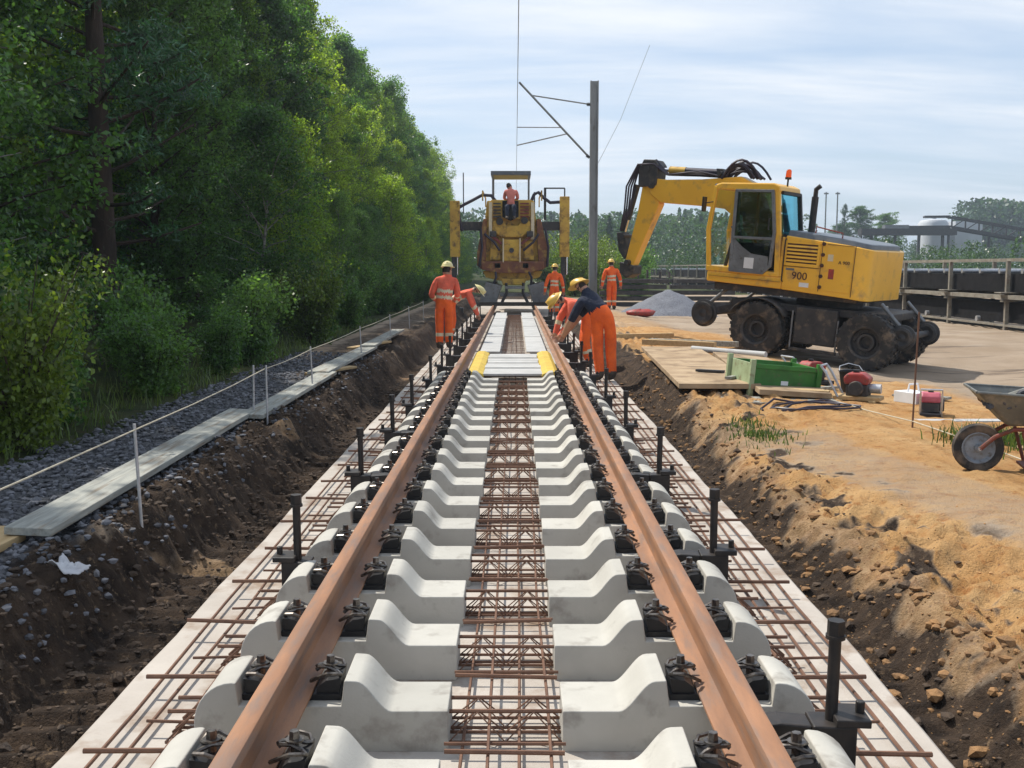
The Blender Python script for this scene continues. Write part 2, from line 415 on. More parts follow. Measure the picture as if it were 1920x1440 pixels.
# ------------------------------------------------------------------ terrain
def ss(a, b, x):
    t = min(1, max(0, (x - a) / (b - a))); return t * t * (3 - 2 * t)
def nz3(x, y, s, o=0.0):
    return noise.noise(Vector((x * s + o, y * s - o, o * 1.7)))
def fbm(x, y, s, o=0.0, k=4):
    return noise.fractal(Vector((x * s + o, y * s, o)), 1.0, 2.0, k)
def lerp(a, b, t): return a + (b - a) * t

EXC_F = (-math.cos(R(35)), math.sin(R(35)))
def exc_plane(x, y):
    t = ((x - 3.7425) * EXC_F[0] + (y - 20.6) * EXC_F[1]) / 0.996
    return 1.454 - 1.325 + 0.0872 * t, t

def base_z(x, y):
    far = ss(48, 60, y)
    w = 0.05 * nz3(x, y, 0.7, 3) + 0.03 * nz3(x, y, 2.1, 9)
    if x < 0:
        a = -x + w
        z = -0.12
        q_ = ss(5.2, 7.5, y)
        z = lerp(z, 0.27, ss(lerp(1.92, 1.74, q_), lerp(2.24, 2.12, q_), a))
        z = lerp(z, 0.30, ss(2.1, 3.0, a))
        z = lerp(z, 0.62, ss(3.4, 9.0, a))
        z = lerp(z, 1.3, ss(9, 30, a))
    else:
        a = x + w
        t = ss(9.0, 12.5, y)
        zn = lerp(-0.13, 0.14, ss(1.70, 2.06, a)); zn = lerp(zn, 0.17, ss(2.2, 3.0, a)); zn = lerp(zn, 0.02, ss(4.2, 7.0, a))
        zf = lerp(-0.12, 0.25, ss(1.72, 2.12, a)); zf = lerp(zf, 0.13, ss(3.2, 4.6, a)); zf = lerp(zf, 0.0, ss(5, 9, a))
        z = lerp(zn, zf, t)
        ez, et = exc_plane(x, y)
        d = math.hypot(x - 5.6, y - 20.2)
        if d < 6.5: z = lerp(ez, z, ss(2.6, 6.0, d))
        z = lerp(z, -0.1, ss(9, 16, a) * (1 - far))
    z = lerp(z, 0.15, far)
    r = math.hypot(x, y)
    z += ss(150, 500, r) * 3.0 * (0.5 + fbm(x, y, 0.004, 5)) * (1 if y > 0 else 0.3)
    return z

def detail_z(x, y):
    z = 0
    a = abs(x)
    if y > 70 or a > 40: return 0.05 * fbm(x, y, 0.2, 2)
    z += 0.018 * fbm(x, y, 1.3, 4)
    if 1.5 < a < 2.05:          # imprints of the crawler tracks beside the slab
        k = ss(1.52, 1.58, a) * (1 - ss(1.86, 1.98, a))
        br = 0.4 + 0.6 * ss(-0.25, 0.2, nz3(x, y, 0.6, 12))
        z += k * br * 0.055 * (1 if math.sin(2 * math.pi * y / 0.19 + 1.2 * nz3(x, y, 0.5)) > 0.1 else -0.2) if y < 30 else 0
    if x > 0:
        k = ss(1.9, 2.1, a) * (1 - ss(2.7, 3.4, a))          # clumpy dug soil on the right
        k = max(k, 0.25 * ss(1.9, 2.1, a))
        path = 1 - 0.8 * path_w(x, y)
        if y < 40:
            u_, v_ = 0.82 * x + 0.57 * y, -0.57 * x + 0.82 * y      # clumps drawn out along the slope
            z += k * path * (0.10 * fbm(x, y, 2.3, 21, 5) + 0.10 * abs(noise.noise(Vector((u_ * 3.2, v_ * 6.5, 3)))) - 0.045 + 0.05 * noise.noise(Vector((u_ * 8, v_ * 15, 8))) + 0.02 * nz3(x, y, 24, 5))
    else:
        k = ss(1.75 + 0.15 * (1 - ss(5.2, 7.5, y)), 2.0, a) * (1 - ss(2.2, 2.5, a))
        z += k * (0.09 * fbm(x, y, 3.1, 31, 5) + 0.07 * abs(nz3(x, y, 7, 5)) - 0.02 + 0.045 * nz3(x, y, 13, 8) + 0.02 * nz3(x, y, 24, 3))
        if 2.2 < a < 3.6: z += 0.02 * nz3(x, y, 14, 2)
    return z

def path_w(x, y):              # trodden barrow path on the right
    c = 3.1 + 0.12 * (y - 6.5) * -1.0 if y < 9 else 2.8
    c = 2.55 + max(0, 9.0 - y) * 0.22
    return ss(0.55, 0.2, abs(x - c)) if False else (1 - ss(0.3, 0.75, abs(x - c))) * (1 - ss(9.5, 11, y))

def ground_z(x, y):
    if abs(x) < 1.5 and y < 58: return -0.2
    return base_z(x, y) + detail_z(x, y)

def lines(segs):
    out = []
    for a, b, st in segs:
        n = max(1, int(round((b - a) / st)))
        out += [a + (b - a) * i / n for i in range(n)]
    return out
xs = lines([(-2200, -300, 380), (-300, -60, 30), (-60, -12, 3), (-12, -4, 0.4), (-4, -2.6, 0.07), (-2.6, -1.5, 0.03), (-1.5, 1.5, 1.0), (1.5, 3.6, 0.03), (3.6, 6.0, 0.08), (6, 16, 0.4), (16, 60, 2.5), (60, 300, 24), (300, 2200, 380)]) + [2200]
ys = lines([(-60, 0, 6), (0, 2, 0.4), (2, 7, 0.03), (7, 12, 0.05), (12, 20, 0.1), (20, 40, 0.3), (40, 80, 1.5), (80, 300, 12), (300, 3000, 200)]) + [3000]
nx, ny = len(xs), len(ys)
V, Z1, Z2 = [], [], []
for y in ys:
    for x in xs:
        V.append((x, y, ground_z(x, y)))
        a = abs(x); w = 0.35 * nz3(x, y, 1.1, 40) + 0.25 * nz3(x, y, 3.2, 44)
        sand = dark = grav = grs = 0.0
        if y < 62:
            if x < 0:
                aa = a + 0.4 * w
                dark = 1 - ss(2.2, 2.6, aa)
                dark *= 1 - 0.5 * ss(0.32, 0.5, nz3(x, y, 1.7, 60) + 0.4 * nz3(x, y, 5, 3))
                sand = (1 - dark) * (1 - ss(2.0, 2.3, aa))
                grav = ss(2.15, 2.4, aa) * (1 - ss(3.3, 3.7, aa)) * (1 - ss(13, 19, y))
                grs = ss(3.3, 3.8, aa)
                if y > 13: dark = max(dark, 0.6 * ss(2.15, 2.4, aa) * (1 - ss(3.0, 3.4, aa)))
            else:
                aa = a + 0.5 * w
                dk = max(1 - ss(1.76, 2.0, aa), 0.45 * (1 - ss(1.9, 2.4, aa)))
                cl = 0.85 * ss(0.10, 0.42, fbm(x, y, 3.0, 70, 5)) * (1 - ss(2.4, 3.0, aa))
                dark = max(dk, 0.9 * cl)
                if y > 12: dark = max(dark, 1 - ss(2.0, 2.25, aa))
                sand = (1 - dark) * (1 - ss(4.6, 6.4, aa + 0.08 * (y - 14)))
                pw = path_w(x, y)
                sand *= 1 - 0.5 * pw
                if y > 26: sand *= 0.5
        else:
            grs = 0.8
        if y >= 45 and x < 9: grs = max(grs, ss(45, 60, y))
        if a > 60 or y > 120: sand = dark = grav = 0; grs = 1
        if x < -3.4: grs = 1
        Z1.append((sand, dark, grav, 1.0)); Z2.append(grs)
Fc = []
for j in range(ny - 1):
    for i in range(nx - 1):
        k = j * nx + i
        Fc.append((k, k + 1, k + nx + 1, k + nx))
gm = bpy.data.meshes.new('ground'); gm.from_pydata(V, [], Fc)
ca = gm.color_attributes.new('zone', 'FLOAT_COLOR', 'POINT')
ca.data.foreach_set('color', np.array([(s, d, g, q) for (s, d, g, _), q in zip(Z1, Z2)], dtype=np.float32).ravel())
gm.polygons.foreach_set('use_smooth', [True] * len(gm.polygons))

def ground_material():
    m = bpy.data.materials.new('earth'); m.use_nodes = True
    n, l = m.node_tree.nodes, m.node_tree.links
    b = n['Principled BSDF']; b.inputs['Roughness'].default_value = 0.95; b.inputs['Specular IOR Level'].default_value = 0.15
    geo = n.new('ShaderNodeNewGeometry'); at = n.new('ShaderNodeAttribute'); at.attribute_name = 'zone'
    sp = n.new('ShaderNodeSeparateColor'); l.new(at.outputs['Color'], sp.inputs[0])
    def nz(sc, det=5, ro=0.6, st=None):
        t = n.new('ShaderNodeTexNoise'); t.inputs['Scale'].default_value = sc; t.inputs['Detail'].default_value = det; t.inputs['Roughness'].default_value = ro
        if st:
            mp = n.new('ShaderNodeMapping'); mp.inputs['Scale'].default_value = st
            l.new(geo.outputs['Position'], mp.inputs[0]); l.new(mp.outputs[0], t.inputs['Vector'])
        else: l.new(geo.outputs['Position'], t.inputs['Vector'])
        return t.outputs['Fac']
    def mr(f, a, bb, c=0.0, d=1.0):
        r = n.new('ShaderNodeMapRange')
        for i, x in enumerate((a, bb, c, d)): r.inputs[i + 1].default_value = x
        l.new(f, r.inputs[0]); return r.outputs[0]
    def mx(f, A, B):
        x = n.new('ShaderNodeMix'); x.data_type = 'RGBA'
        if isinstance(f, float): x.inputs[0].default_value = f
        else: l.new(f, x.inputs[0])
        for i, c in ((6, A), (7, B)):
            if isinstance(c, tuple): x.inputs[i].default_value = (*c, 1)
            else: l.new(c, x.inputs[i])
        return x.outputs[2]
    road = mx(mr(nz(0.5), .38, .62), (0.31, 0.235, 0.165), (0.40, 0.315, 0.235))
    road = mx(mr(nz(1.1, 5, .6, (0.35, 2.2, 1)), .56, .68), road, (0.17, 0.13, 0.10))
    road = mx(mr(nz(0.35, 4, .5, (0.5, 1.6, 1)), .60, .70), road, (0.45, 0.40, 0.34))
    sand = mx(mr(nz(2.2), .36, .64), (0.45, 0.24, 0.09), (0.55, 0.345, 0.16))
    sand = mx(mr(nz(9, 6, .7), .52, .68), sand, (0.34, 0.150, 0.050))
    sand = mx(mr(nz(30, 4, .7), .58, .70), sand, (0.22, 0.13, 0.07))
    dark = mx(mr(nz(5, 6, .7), .38, .66), (0.026, 0.019, 0.015), (0.085, 0.058, 0.04))
    dark = mx(mr(nz(22, 4, .7), .58, .7), dark, (0.19, 0.13, 0.08))
    grav = mx(mr(nz(28, 4, .7), .40, .62), (0.055, 0.056, 0.062), (0.17, 0.172, 0.18))
    grs = mx(mr(nz(1.4, 6, .7), .4, .62), (0.030, 0.045, 0.016), (0.075, 0.085, 0.03))
    grs = mx(mr(nz(5, 6, .7), .55, .68), grs, (0.07, 0.05, 0.03))
    c = road
    def brk(f, s=0.35):
        a = n.new('ShaderNodeMath'); a.operation = 'MULTIPLY_ADD'; a.inputs[1].default_value = s; a.inputs[2].default_value = -s / 2
        l.new(nz(11, 5, .75), a.inputs[0])
        q = n.new('ShaderNodeMath'); q.operation = 'ADD'; q.use_clamp = True
        l.new(f, q.inputs[0]); l.new(a.outputs[0], q.inputs[1]); 
        return mr(q.outputs[0], .3, .7)
    c = mx(brk(sp.outputs[0], 0.5), c, sand)
    c = mx(brk(sp.outputs[2], 0.6), c, grav)
    c = mx(brk(at.outputs['Alpha'], 0.6), c, grs)
    c = mx(brk(sp.outputs[1], 0.8), c, dark)
    l.new(c, b.inputs['Base Color'])
    h = n.new('ShaderNodeMath'); h.operation = 'ADD'
    l.new(nz(18, 6, .75), h.inputs[0]); l.new(nz(70, 4, .7), h.inputs[1])
    bp = n.new('ShaderNodeBump'); bp.inputs['Distance'].default_value = 0.028; bp.inputs['Strength'].default_value = 0.9
    l.new(h.outputs[0], bp.inputs['Height']); l.new(bp.outputs[0], b.inputs['Normal'])
    return m
M['earth'] = ground_material()
gm.materials.append(M['earth'])
ground = obj_from(gm, 'ground'); tag(ground, 'bare churned earth, sand and dirt road around the trackbed', None, None, 'structure')

# ------------------------------------------------------------------ loose stones and clods
def blob_cloud(name, pts, mats, seed, flat=0.7):
    r = np.random.default_rng(seed)
    ico = np.array([(0,0,1),(.894,0,.447),(.276,.851,.447),(-.724,.526,.447),(-.724,-.526,.447),(.276,-.851,.447),(.724,.526,-.447),(-.276,.851,-.447),(-.894,0,-.447),(-.276,-.851,-.447),(.724,-.526,-.447),(0,0,-1)])
    tri = np.array([(0,1,2),(0,2,3),(0,3,4),(0,4,5),(0,5,1),(1,6,2),(2,7,3),(3,8,4),(4,9,5),(5,10,1),(6,7,2),(7,8,3),(8,9,4),(9,10,5),(10,6,1),(11,7,6),(11,8,7),(11,9,8),(11,10,9),(11,6,10)])
    n = len(pts); P = np.array(pts)      # x, y, z, size, mat
    j = ico[None] * (0.62 + 0.6 * r.random((n, 12, 1)))
    sc = 0.65 + 0.7 * r.random((n, 1, 3)); sc[:, :, 2] *= flat
    j = j * sc
    a = r.random(n) * 6.283; ca_, sa_ = np.cos(a)[:, None], np.sin(a)[:, None]
    x = j[:, :, 0] * ca_ - j[:, :, 1] * sa_; y = j[:, :, 0] * sa_ + j[:, :, 1] * ca_
    j = np.stack([x, y, j[:, :, 2]], 2) * P[:, None, 3:4] + P[:, None, :3]
    me = bpy.data.meshes.new(name)
    f = (tri[None] + (np.arange(n) * 12)[:, None, None]).reshape(-1, 3)
    me.from_pydata(j.reshape(-1, 3).tolist(), [], f.tolist())
    for m in mats: me.materials.append(m)
    me.polygons.foreach_set('material_index', np.repeat(P[:, 4].astype(int), 20))
    return obj_from(me, name)

M['stone_a'] = mat('ballast_stone', (0.10, 0.105, 0.12), (0.19, 0.19, 0.205), 13, 0.85)
M['stone_b'] = mat('dark_ballast_stone', (0.055, 0.056, 0.062), (0.10, 0.10, 0.11), 13, 0.85)
M['clod_d'] = mat('dark_clod', (0.045, 0.032, 0.024), (0.10, 0.068, 0.045), 9, 0.95, bump=0.01, bscale=60)
M['clod_s'] = mat('sandy_clod', (0.43, 0.215, 0.078), (0.52, 0.30, 0.13), 7, 0.95, bump=0.008, bscale=60)
M['clod_m'] = mat('brown_clod', (0.30, 0.165, 0.070), (0.19, 0.11, 0.055), 9, 0.95, bump=0.01, bscale=60)

pts = []
for i in range(9500):
    y = 2.2 + (rnd.random() ** 1.6) * 15
    x = -(2.3 + rnd.random() * 1.25)
    if rnd.random() < 0.10: x = -(2.0 + rnd.random() * 0.5)
    s = 0.010 + 0.017 * rnd.random()
    pts.append((x, y, ground_z(x, y) + s * 0.35, s, 0 if rnd.random() < 0.55 else 1))
tag(blob_cloud('ballast_gravel', pts, [M['stone_a'], M['stone_b']], 3), 'loose dark grey ballast gravel along the plank walkway', 'gravel', None, 'stuff')
pts = []
for i in range(8000):
    y = 2.2 + (rnd.random() ** 1.5) * 14
    if rnd.random() < 0.60:
        x = -(1.6 + rnd.random() * 0.75); s = 0.006 + 0.022 * rnd.random() ** 2.5
        mi = 0
    else:
        x = 1.62 + abs(rnd.gauss(0, 0.5)); s = 0.005 + 0.034 * rnd.random() ** 4
        dk = ss(0.12, 0.36, fbm(x, y, 2.2, 70, 5)) > 0.5
        q = rnd.random()
        mi = (0 if q < 0.45 else 2) if (dk or x < 1.85) else (2 if (x < 2.3 or q > 0.7) else 1)
        if x > 2.1: s *= 0.5
        if path_w(x, y) > 0.4: s *= 0.4
    pts.append((x, y, ground_z(x, y) + s * 0.25, s, mi))
tag(blob_cloud('soil_clods', pts, [M['clod_d'], M['clod_s'], M['clod_m']], 5), 'crumbled clods of soil and sand on the trench banks', 'soil', None, 'stuff')

# ------------------------------------------------------------------ track slab
mb = MB()
yy = [1.0 + 0.25 * i for i in range(228)]
prof_v = []
for y in yy:
    wl_ = -1.545 + 0.022 * nz3(0, y, 1.1, 7) + 0.012 * nz3(0, y, 5, 3)
    wr_ = 1.545 + 0.022 * nz3(5, y, 1.0, 9) + 0.012 * nz3(9, y, 5, 3)
    prof_v += [(wl_, y, -0.3), (wl_, y, -0.012), (wl_ + 0.015, y, 0), (wr_ - 0.015, y, 0), (wr_, y, -0.012), (wr_, y, -0.3)]
fs = []
for j in range(len(yy) - 1):
    for i in range(5):
        k = j * 6 + i; fs.append((k, k + 1, k + 7, k + 6))
fs.append((0, 1, 2, 3, 4, 5))
mb.add(prof_v, fs)
o = mb.build('track_slab', M['slab']); tag(o, 'pale concrete slab laid in the trench under the track', None, None, 'structure')

# ------------------------------------------------------------------ sleepers
SP = 0.645; Y0 = 4.325                       # sleeper spacing and one sleeper's centre line
sleeper_y = [Y0 + SP * k for k in range(-3, 17)]
def block_profile():
    p = [(0.20, 0.0), (0.20, 0.15), (0.395, 0.15)]
    for i in range(1, 11):
        t = i / 10
        p.append((0.395 + 0.125 * t, 0.15 + 0.108 * (t * t * (3 - 2 * t))))
    p += [(0.56, 0.26), (0.572, 0.168), (0.928, 0.168), (0.938, 0.250)]
    for i in range(0, 9):
        t = math.pi / 2 * i / 8
        p.append((0.952 + 0.135 * math.sin(t), 0.10 + 0.152 * math.cos(t)))
    p.append((1.09, 0.0))
    return p
BW = 0.135
bp_ = block_profile()
mb = MB(); mb.prism(bp_, -BW, BW, lambda u, v, w: (u, w, v))
ME_block = mb.mesh('block', M['concrete'], 30)
# rail fastening, all in the frame of the right-hand block
mb = MB(); mb.box(0.58, 0.928, -0.085, 0.085, 0.166, 0.19); ME_base = mb.mesh('baseplate', M['blackplastic'])
def guide(sx):
    poly = [(0.085, 0.19), (0.165, 0.19), (0.172, 0.243), (0.12, 0.236), (0.088, 0.212)]
    m = MB(); m.prism(poly, -0.075, 0.075, lambda u, v, w: (0.7535 + sx * u, w, v)); return m
ME_guide = {s: guide(s).mesh('guide_plate', M['blackplastic']) for s in (-1, 1)}
def wclip(sx):
    q = []
    base = [(0.062, -0.052, 0.226), (0.09, -0.072, 0.246), (0.125, -0.078, 0.262), (0.158, -0.066, 0.258), (0.168, -0.044, 0.246), (0.152, -0.026, 0.252), (0.118, -0.019, 0.266), (0.086, -0.013, 0.264), (0.076, 0.0, 0.262)]
    full = base + [(a, -b, c) for a, b, c in reversed(base[:-1])]
    m = MB(); m.tube([(0.7535 + sx * a, b, c) for a, b, c in full], 0.0072, 6); return m
ME_clip = {s: wclip(s).mesh('tension_clip', M['clip'], 40) for s in (-1, 1)}
def screw(sx):
    x = 0.7535 + sx * 0.125
    m = MB(); m.cyl((x, 0, 0.236), (x, 0, 0.274), 0.014, n=8); m.cyl((x, 0, 0.270), (x, 0, 0.276), 0.028, n=12); m.cyl((x, 0, 0.275), (x, 0, 0.302), 0.017, 0.015, n=6); return m
ME_screw = {s: screw(s).mesh('sleeper_screw', M['clip'], 40) for s in (-1, 1)}
def lattice():
    m = MB(); L = 1.20
    m.tube([(-L, 0, 0.118), (L, 0, 0.118)], 0.0075, 6)
    for s in (-1, 1):
        m.tube([(-L, s * 0.042, 0.022), (L, s * 0.042, 0.022)], 0.006, 6)
        n = 24; pts_ = []
        for i in range(n + 1):
            x = -L + 2 * L * i / n
            pts_.append((x, s * (0.042 if i % 2 == 0 else 0.008), 0.022 if i % 2 == 0 else 0.118))
        m.tube(pts_, 0.004, 5)
    return m.mesh('lattice_girder', M['rebar'], 40)
ME_lat = lattice()
ordn = ['first', 'second', 'third', 'fourth', 'fifth', 'sixth', 'seventh', 'eighth', 'ninth', 'tenth', 'eleventh', 'twelfth', 'thirteenth', 'fourteenth', 'fifteenth', 'sixteenth', 'seventeenth', 'eighteenth', 'nineteenth', 'twentieth', 'twenty-first', 'twenty-second']
N_SL = len(sleeper_y)
for i, y in enumerate(sleeper_y):
    s = empty('concrete_sleeper', (rnd.uniform(-.006, .006), y + rnd.uniform(-.012, .012), rnd.uniform(-.004, 0)), (0, 0, rnd.uniform(-.008, .008)))
    tag(s, 'pale twin-block concrete sleeper, %s one nearer than the white board deck' % ordn[N_SL - 1 - i], 'sleeper', 'twin-block sleepers along the new track')
    for sx in (1, -1):
        b = obj_from(ME_block, 'block', s)
        if sx < 0: b.rotation_euler = (0, 0, math.pi)
        bv = b.modifiers.new('bevel', 'BEVEL'); bv.width = 0.0055; bv.segments = 2; bv.limit_method = 'ANGLE'; bv.angle_limit = R(40); bv.harden_normals = True
        obj_from(ME_base, 'baseplate', b)
        for k in (-1, 1):
            obj_from(ME_guide[k], 'guide_plate', b)
            obj_from(ME_clip[k], 'tension_clip', b)
            obj_from(ME_screw[k], 'sleeper_screw', b)
    for dy in (-0.06, 0.06):
        obj_from(ME_lat, 'lattice_girder', s, (0, dy, 0))

# ------------------------------------------------------------------ rails
def rail_profile():
    h = [(0.0, 0.360), (0.022, 0.3592), (0.031, 0.355), (0.0355, 0.346), (0.036, 0.325), (0.032, 0.3205), (0.0115, 0.311), (0.0082, 0.296), (0.0082, 0.235), (0.0125, 0.219), (0.035, 0.2085), (0.072, 0.2015), (0.075, 0.1995), (0.075, 0.190)]
    return h + [(-a, b) for a, b in reversed(h[1:])]
for sx, nm, lb in ((-1, 'rail', 'long rust-brown steel rail on the left of the new track'), (1, 'rail', 'long rust-orange steel rail on the right of the new track')):
    mb = MB(); P = rail_profile()
    seg = [1.2 + 0.8 * k for k in range(52)]
    nP = len(P); vv, ff = [], []
    for y in seg:
        wob = 0.002 * nz3(sx * 3, y, 0.3)
        vv += [(sx * 0.7535 + u + wob, y, v) for u, v in P]
    for j in range(len(seg) - 1):
        for i in range(nP):
            ff.append((j*nP+i, j*nP+(i+1)%nP, (j+1)*nP+(i+1)%nP, (j+1)*nP+i))
    ff.append(tuple(range(nP))); ff.append(tuple((len(seg)-1)*nP+i for i in range(nP)))
    mb.add(vv, ff)
    o = mb.build(nm, M['rail'], None, 28); tag(o, lb, 'rail', 'rails of the new track')

# ------------------------------------------------------------------ reinforcement mat
rm = empty('reinforcement_mat', (0, 9, 0))
tag(rm, 'rust-brown mat of reinforcing bars laid between and beside the sleepers', 'rebar')
def part(mb_, name, mats, root, smooth=None, bevel=0, seg=2):
    """build in world coordinates, then hang under a root placed anywhere"""
    o = mb_.build(name, mats, root, smooth, bevel, seg)
    o.matrix_parent_inverse = root.matrix_basis.inverted() if root is not None else Matrix()
    return o
def mbasis(o):
    return Matrix.LocRotScale(o.location, o.rotation_euler, o.scale)
def hang(o, root):
    o.matrix_parent_inverse = mbasis(root).inverted()
    return o
def part(mb_, name, mats, root, smooth=None, bevel=0, seg=2):
    return hang(mb_.build(name, mats, root, smooth, bevel, seg), root)
long_x = [-1.40, -1.29, -1.17, -0.15, -0.05, 0.05, 0.15, 1.15, 1.22, 1.29, 1.36, 1.42]
for i, x in enumerate(long_x):
    zz = 0.03 if abs(x) > 0.5 or i % 2 else 0.07
    pth = [(x + 0.03 * nz3(i * 3.3, y, 0.45), y, zz + 0.006 * nz3(i * 7.1, y, 0.6)) for y in np.arange(1.2, 36.5, 1.3)]
    mb = MB(); mb.tube(pth, 0.0075 if abs(x) > 0.5 else 0.006, 6)
    part(mb, 'longitudinal_bar', M['rebar'], rm, 40)
k = 0
for y in np.arange(Y0 - SP * 3.5, 14.6, SP):
    for dy, z, r_, x0, x1 in ((0.0, 0.085, 0.009, -1.42, -1.0), (0.0, 0.085, 0.009, 1.0, 1.42), (0.0, 0.088, 0.008, -0.20, 0.20), (0.14, 0.05, 0.006, -0.21, 0.21), (0.30, 0.05, 0.006, -1.34, -1.1), (0.30, 0.05, 0.006, 1.1, 1.38)):
        a = rnd.uniform(-.05, .05) if abs(x1) > .9 else 0
        mb = MB(); mb.tube([(x0 + a, y + dy + rnd.uniform(-.015, .015), z + rnd.uniform(-.006, .006)), (x1 + a + rnd.uniform(-.04, .04) * (x1 > 1), y + dy + rnd.uniform(-.015, .015), z + rnd.uniform(-.006, .006))], r_, 6)
        part(mb, 'transverse_bar', M['rebar'], rm, 40)
for y in np.arange(18.9, 36, 0.33):
    mb = MB(); mb.tube([(-0.22, y, 0.115), (0.22, y + rnd.uniform(-.02, .02), 0.115)], 0.008, 5)
    part(mb, 'transverse_bar', M['rebar'], rm, 40)

# ------------------------------------------------------------------ boards and pads over the far part of the track
deck_y = np.linspace(17.15, 19.2, 4)
w_ = 0.50
for i in range(8):
    y = 15.0 + i * 0.46
    mb = MB(); zt = 0.185 + rnd.uniform(-.006, .006)
    mb.box(-0.40 - rnd.uniform(0, .05), 0.40 + rnd.uniform(0, .05), y, y + 0.40 + rnd.uniform(-.03, .02), zt - 0.03, zt)
    o = mb.build('deck_board', M['white_board'], None, None, 0.004)
    tag(o, 'white board laid across between the rails, %s of the row counted from the camera' % ordn[i], 'board', 'white boards laid between the rails')
for sx, sd in ((-1, 'left'), (1, 'right')):
    mb = MB()
    poly = [(0.41, 0.15), (0.66, 0.15), (0.66, 0.185), (0.60, 0.225), (0.50, 0.225), (0.42, 0.19)]
    mb.prism(poly, 14.9, 18.7, lambda u, v, w: (sx * u, w, v))
    o = mb.build('edge_pad', M['yellow_foam'], None, None, 0.01)
    tag(o, 'yellow moulded pad lying inside the %s rail beside the white boards' % sd, 'pad', 'yellow pads inside the rails')
    for i in range(4):
        y = 19.05 + i * 4.25
        mb = MB(); mb.box(sx * 0.24, sx * 0.60, y, y + 4.1, 0.165, 0.185 + rnd.uniform(0, .004))
        o = mb.build('cover_sheet', M['white_board'], None, None, 0.003)
        tag(o, 'long white cover sheet along the %s rail, %s beyond the white boards' % (sd, ordn[i]), 'sheet', 'white sheets beside the far rails')

# ------------------------------------------------------------------ levelling spindles
def make_spindle(sx):
    r = empty('levelling_spindle', (0, 0, 0))
    m = MB(); m.cyl((0, 0, -0.02), (0, 0, 0.535), 0.0195, n=10); m.build('threaded_rod', M['blacksteel'], r, 40)
    m = MB(); m.cyl((0, 0, 0.515), (0, 0, 0.565), 0.028, n=6); m.cyl((0, 0, 0.505), (0, 0, 0.517), 0.032, n=12); m.build('rod_head', M['blacksteel'], r, 40)
    m = MB(); m.box(-0.07, 0.07, -0.06, 0.06, 0.06, 0.235); m.prism([(sx * -0.24, 0.20), (sx * -0.07, 0.10), (sx * -0.07, 0.23), (sx * -0.17, 0.236), (sx * -0.24, 0.226)], -0.05, 0.05, lambda u, v, w: (u, w, v))
    m.build('bracket', M['blacksteel'], r, None, 0.006)
    m = MB(); m.box(-0.055 + sx * 0.055, 0.055 + sx * 0.055, -0.07, 0.07, 0.236, 0.262); m.cyl((sx * 0.09, 0, 0.26), (sx * 0.09, 0, 0.30), 0.016, n=6); m.build('clamp_plate', M['blacksteel'], r, None, 0.004)
    m = MB(); m.box(-0.06, 0.06, -0.06, 0.06, -0.02 + 0.021, 0.014); m.build('foot_plate', M['blacksteel'], r)
    return r
spy = {-1: [5.16, 7.36, 9.32, 11.1, 13.55, 15.6, 17.6, 19.7, 21.6, 23.8, 25.9, 28.2, 30.5, 33], 1: [3.28, 5.3, 7.38, 9.62, 11.8, 14.15, 16.25, 18.3, 20.4, 22.6, 24.8, 27, 29.5, 32]}
for sx in (-1, 1):
    proto = None
    for i, y in enumerate(spy[sx]):
        if proto is None: proto = o = make_spindle(sx)
        else: o = copy_tree(proto)
        o.location = (sx * 1.05, y, 0)
        o.rotation_euler = (rnd.uniform(-.02, .02), rnd.uniform(-.02, .02), rnd.uniform(-.05, .05))
        tag(o, 'black upright levelling spindle outside the %s rail, %s from the camera' % ('left' if sx < 0 else 'right', ordn[i]), 'spindle', 'levelling spindles along the track')

# ------------------------------------------------------------------ left bank: planks, stakes, line
def plank(p0, p1, w, t, mt, label, name='plank', roll=0.0, sag=0.0):
    p0, p1 = Vector(p0), Vector(p1); d = (p1 - p0).normalized()
    side = d.cross(Vector((0, 0, 1))).normalized()
    side = (side + Vector((0, 0, roll))).normalized(); up = side.cross(d)
    n = 10; vv, ff = [], []
    for i in range(n + 1):
        t_ = i / n; c = p0.lerp(p1, t_) - Vector((0, 0, sag * math.sin(math.pi * t_)))
        for a, b in ((-1, -1), (1, -1), (1, 1), (-1, 1)): vv.append(c + side * (a * w / 2 + 0.003 * nz3(i, a, 0.7)) + up * (b * t / 2))
    for i in range(n):
        for k2 in range(4): ff.append((i*4+k2, i*4+(k2+1)%4, i*4+4+(k2+1)%4, i*4+4+k2))
    ff.append((3, 2, 1, 0)); ff.append((n*4, n*4+1, n*4+2, n*4+3))
    m = MB(); m.add(vv, ff)
    o = m.build(name, mt, None, None, 0.004); tag(o, label, 'plank', 'planks along the left bank')
    return o
plank((-2.45, 5.27, 0.345), (-2.50, 9.75, 0.36), 0.24, 0.042, M['wood'], 'long weathered grey plank on the gravel, nearest of the walkway', roll=-0.05)
plank((-2.72, 2.6, 0.325), (-2.60, 5.5, 0.30), 0.22, 0.04, M['wood_new'], 'yellowish plank end sticking in from the left under the grey plank')
plank((-2.36, 9.5, 0.345), (-2.33, 13.3, 0.37), 0.22, 0.04, M['wood'], 'narrow grey plank at the second line stake, following the nearest plank', roll=-0.04)
plank((-2.42, 13.1, 0.385), (-2.40, 17.6, 0.37), 0.27, 0.04, M['wood'], 'dusty plank beyond the narrow grey plank on the left bank')
plank((-2.62, 13.5, 0.33), (-2.15, 14.2, 0.36), 0.14, 0.03, M['wood_new'], 'short pale board lying crosswise on the left bank')
plank((-2.40, 17.4, 0.40), (-2.44, 22.4, 0.38), 0.25, 0.04, M['wood'], 'far grey plank of the walkway below the string line')
plank((-2.75, 17.8, 0.34), (-2.2, 18.6, 0.40), 0.16, 0.03, M['wood_new'], 'broken board slanting across the far walkway')
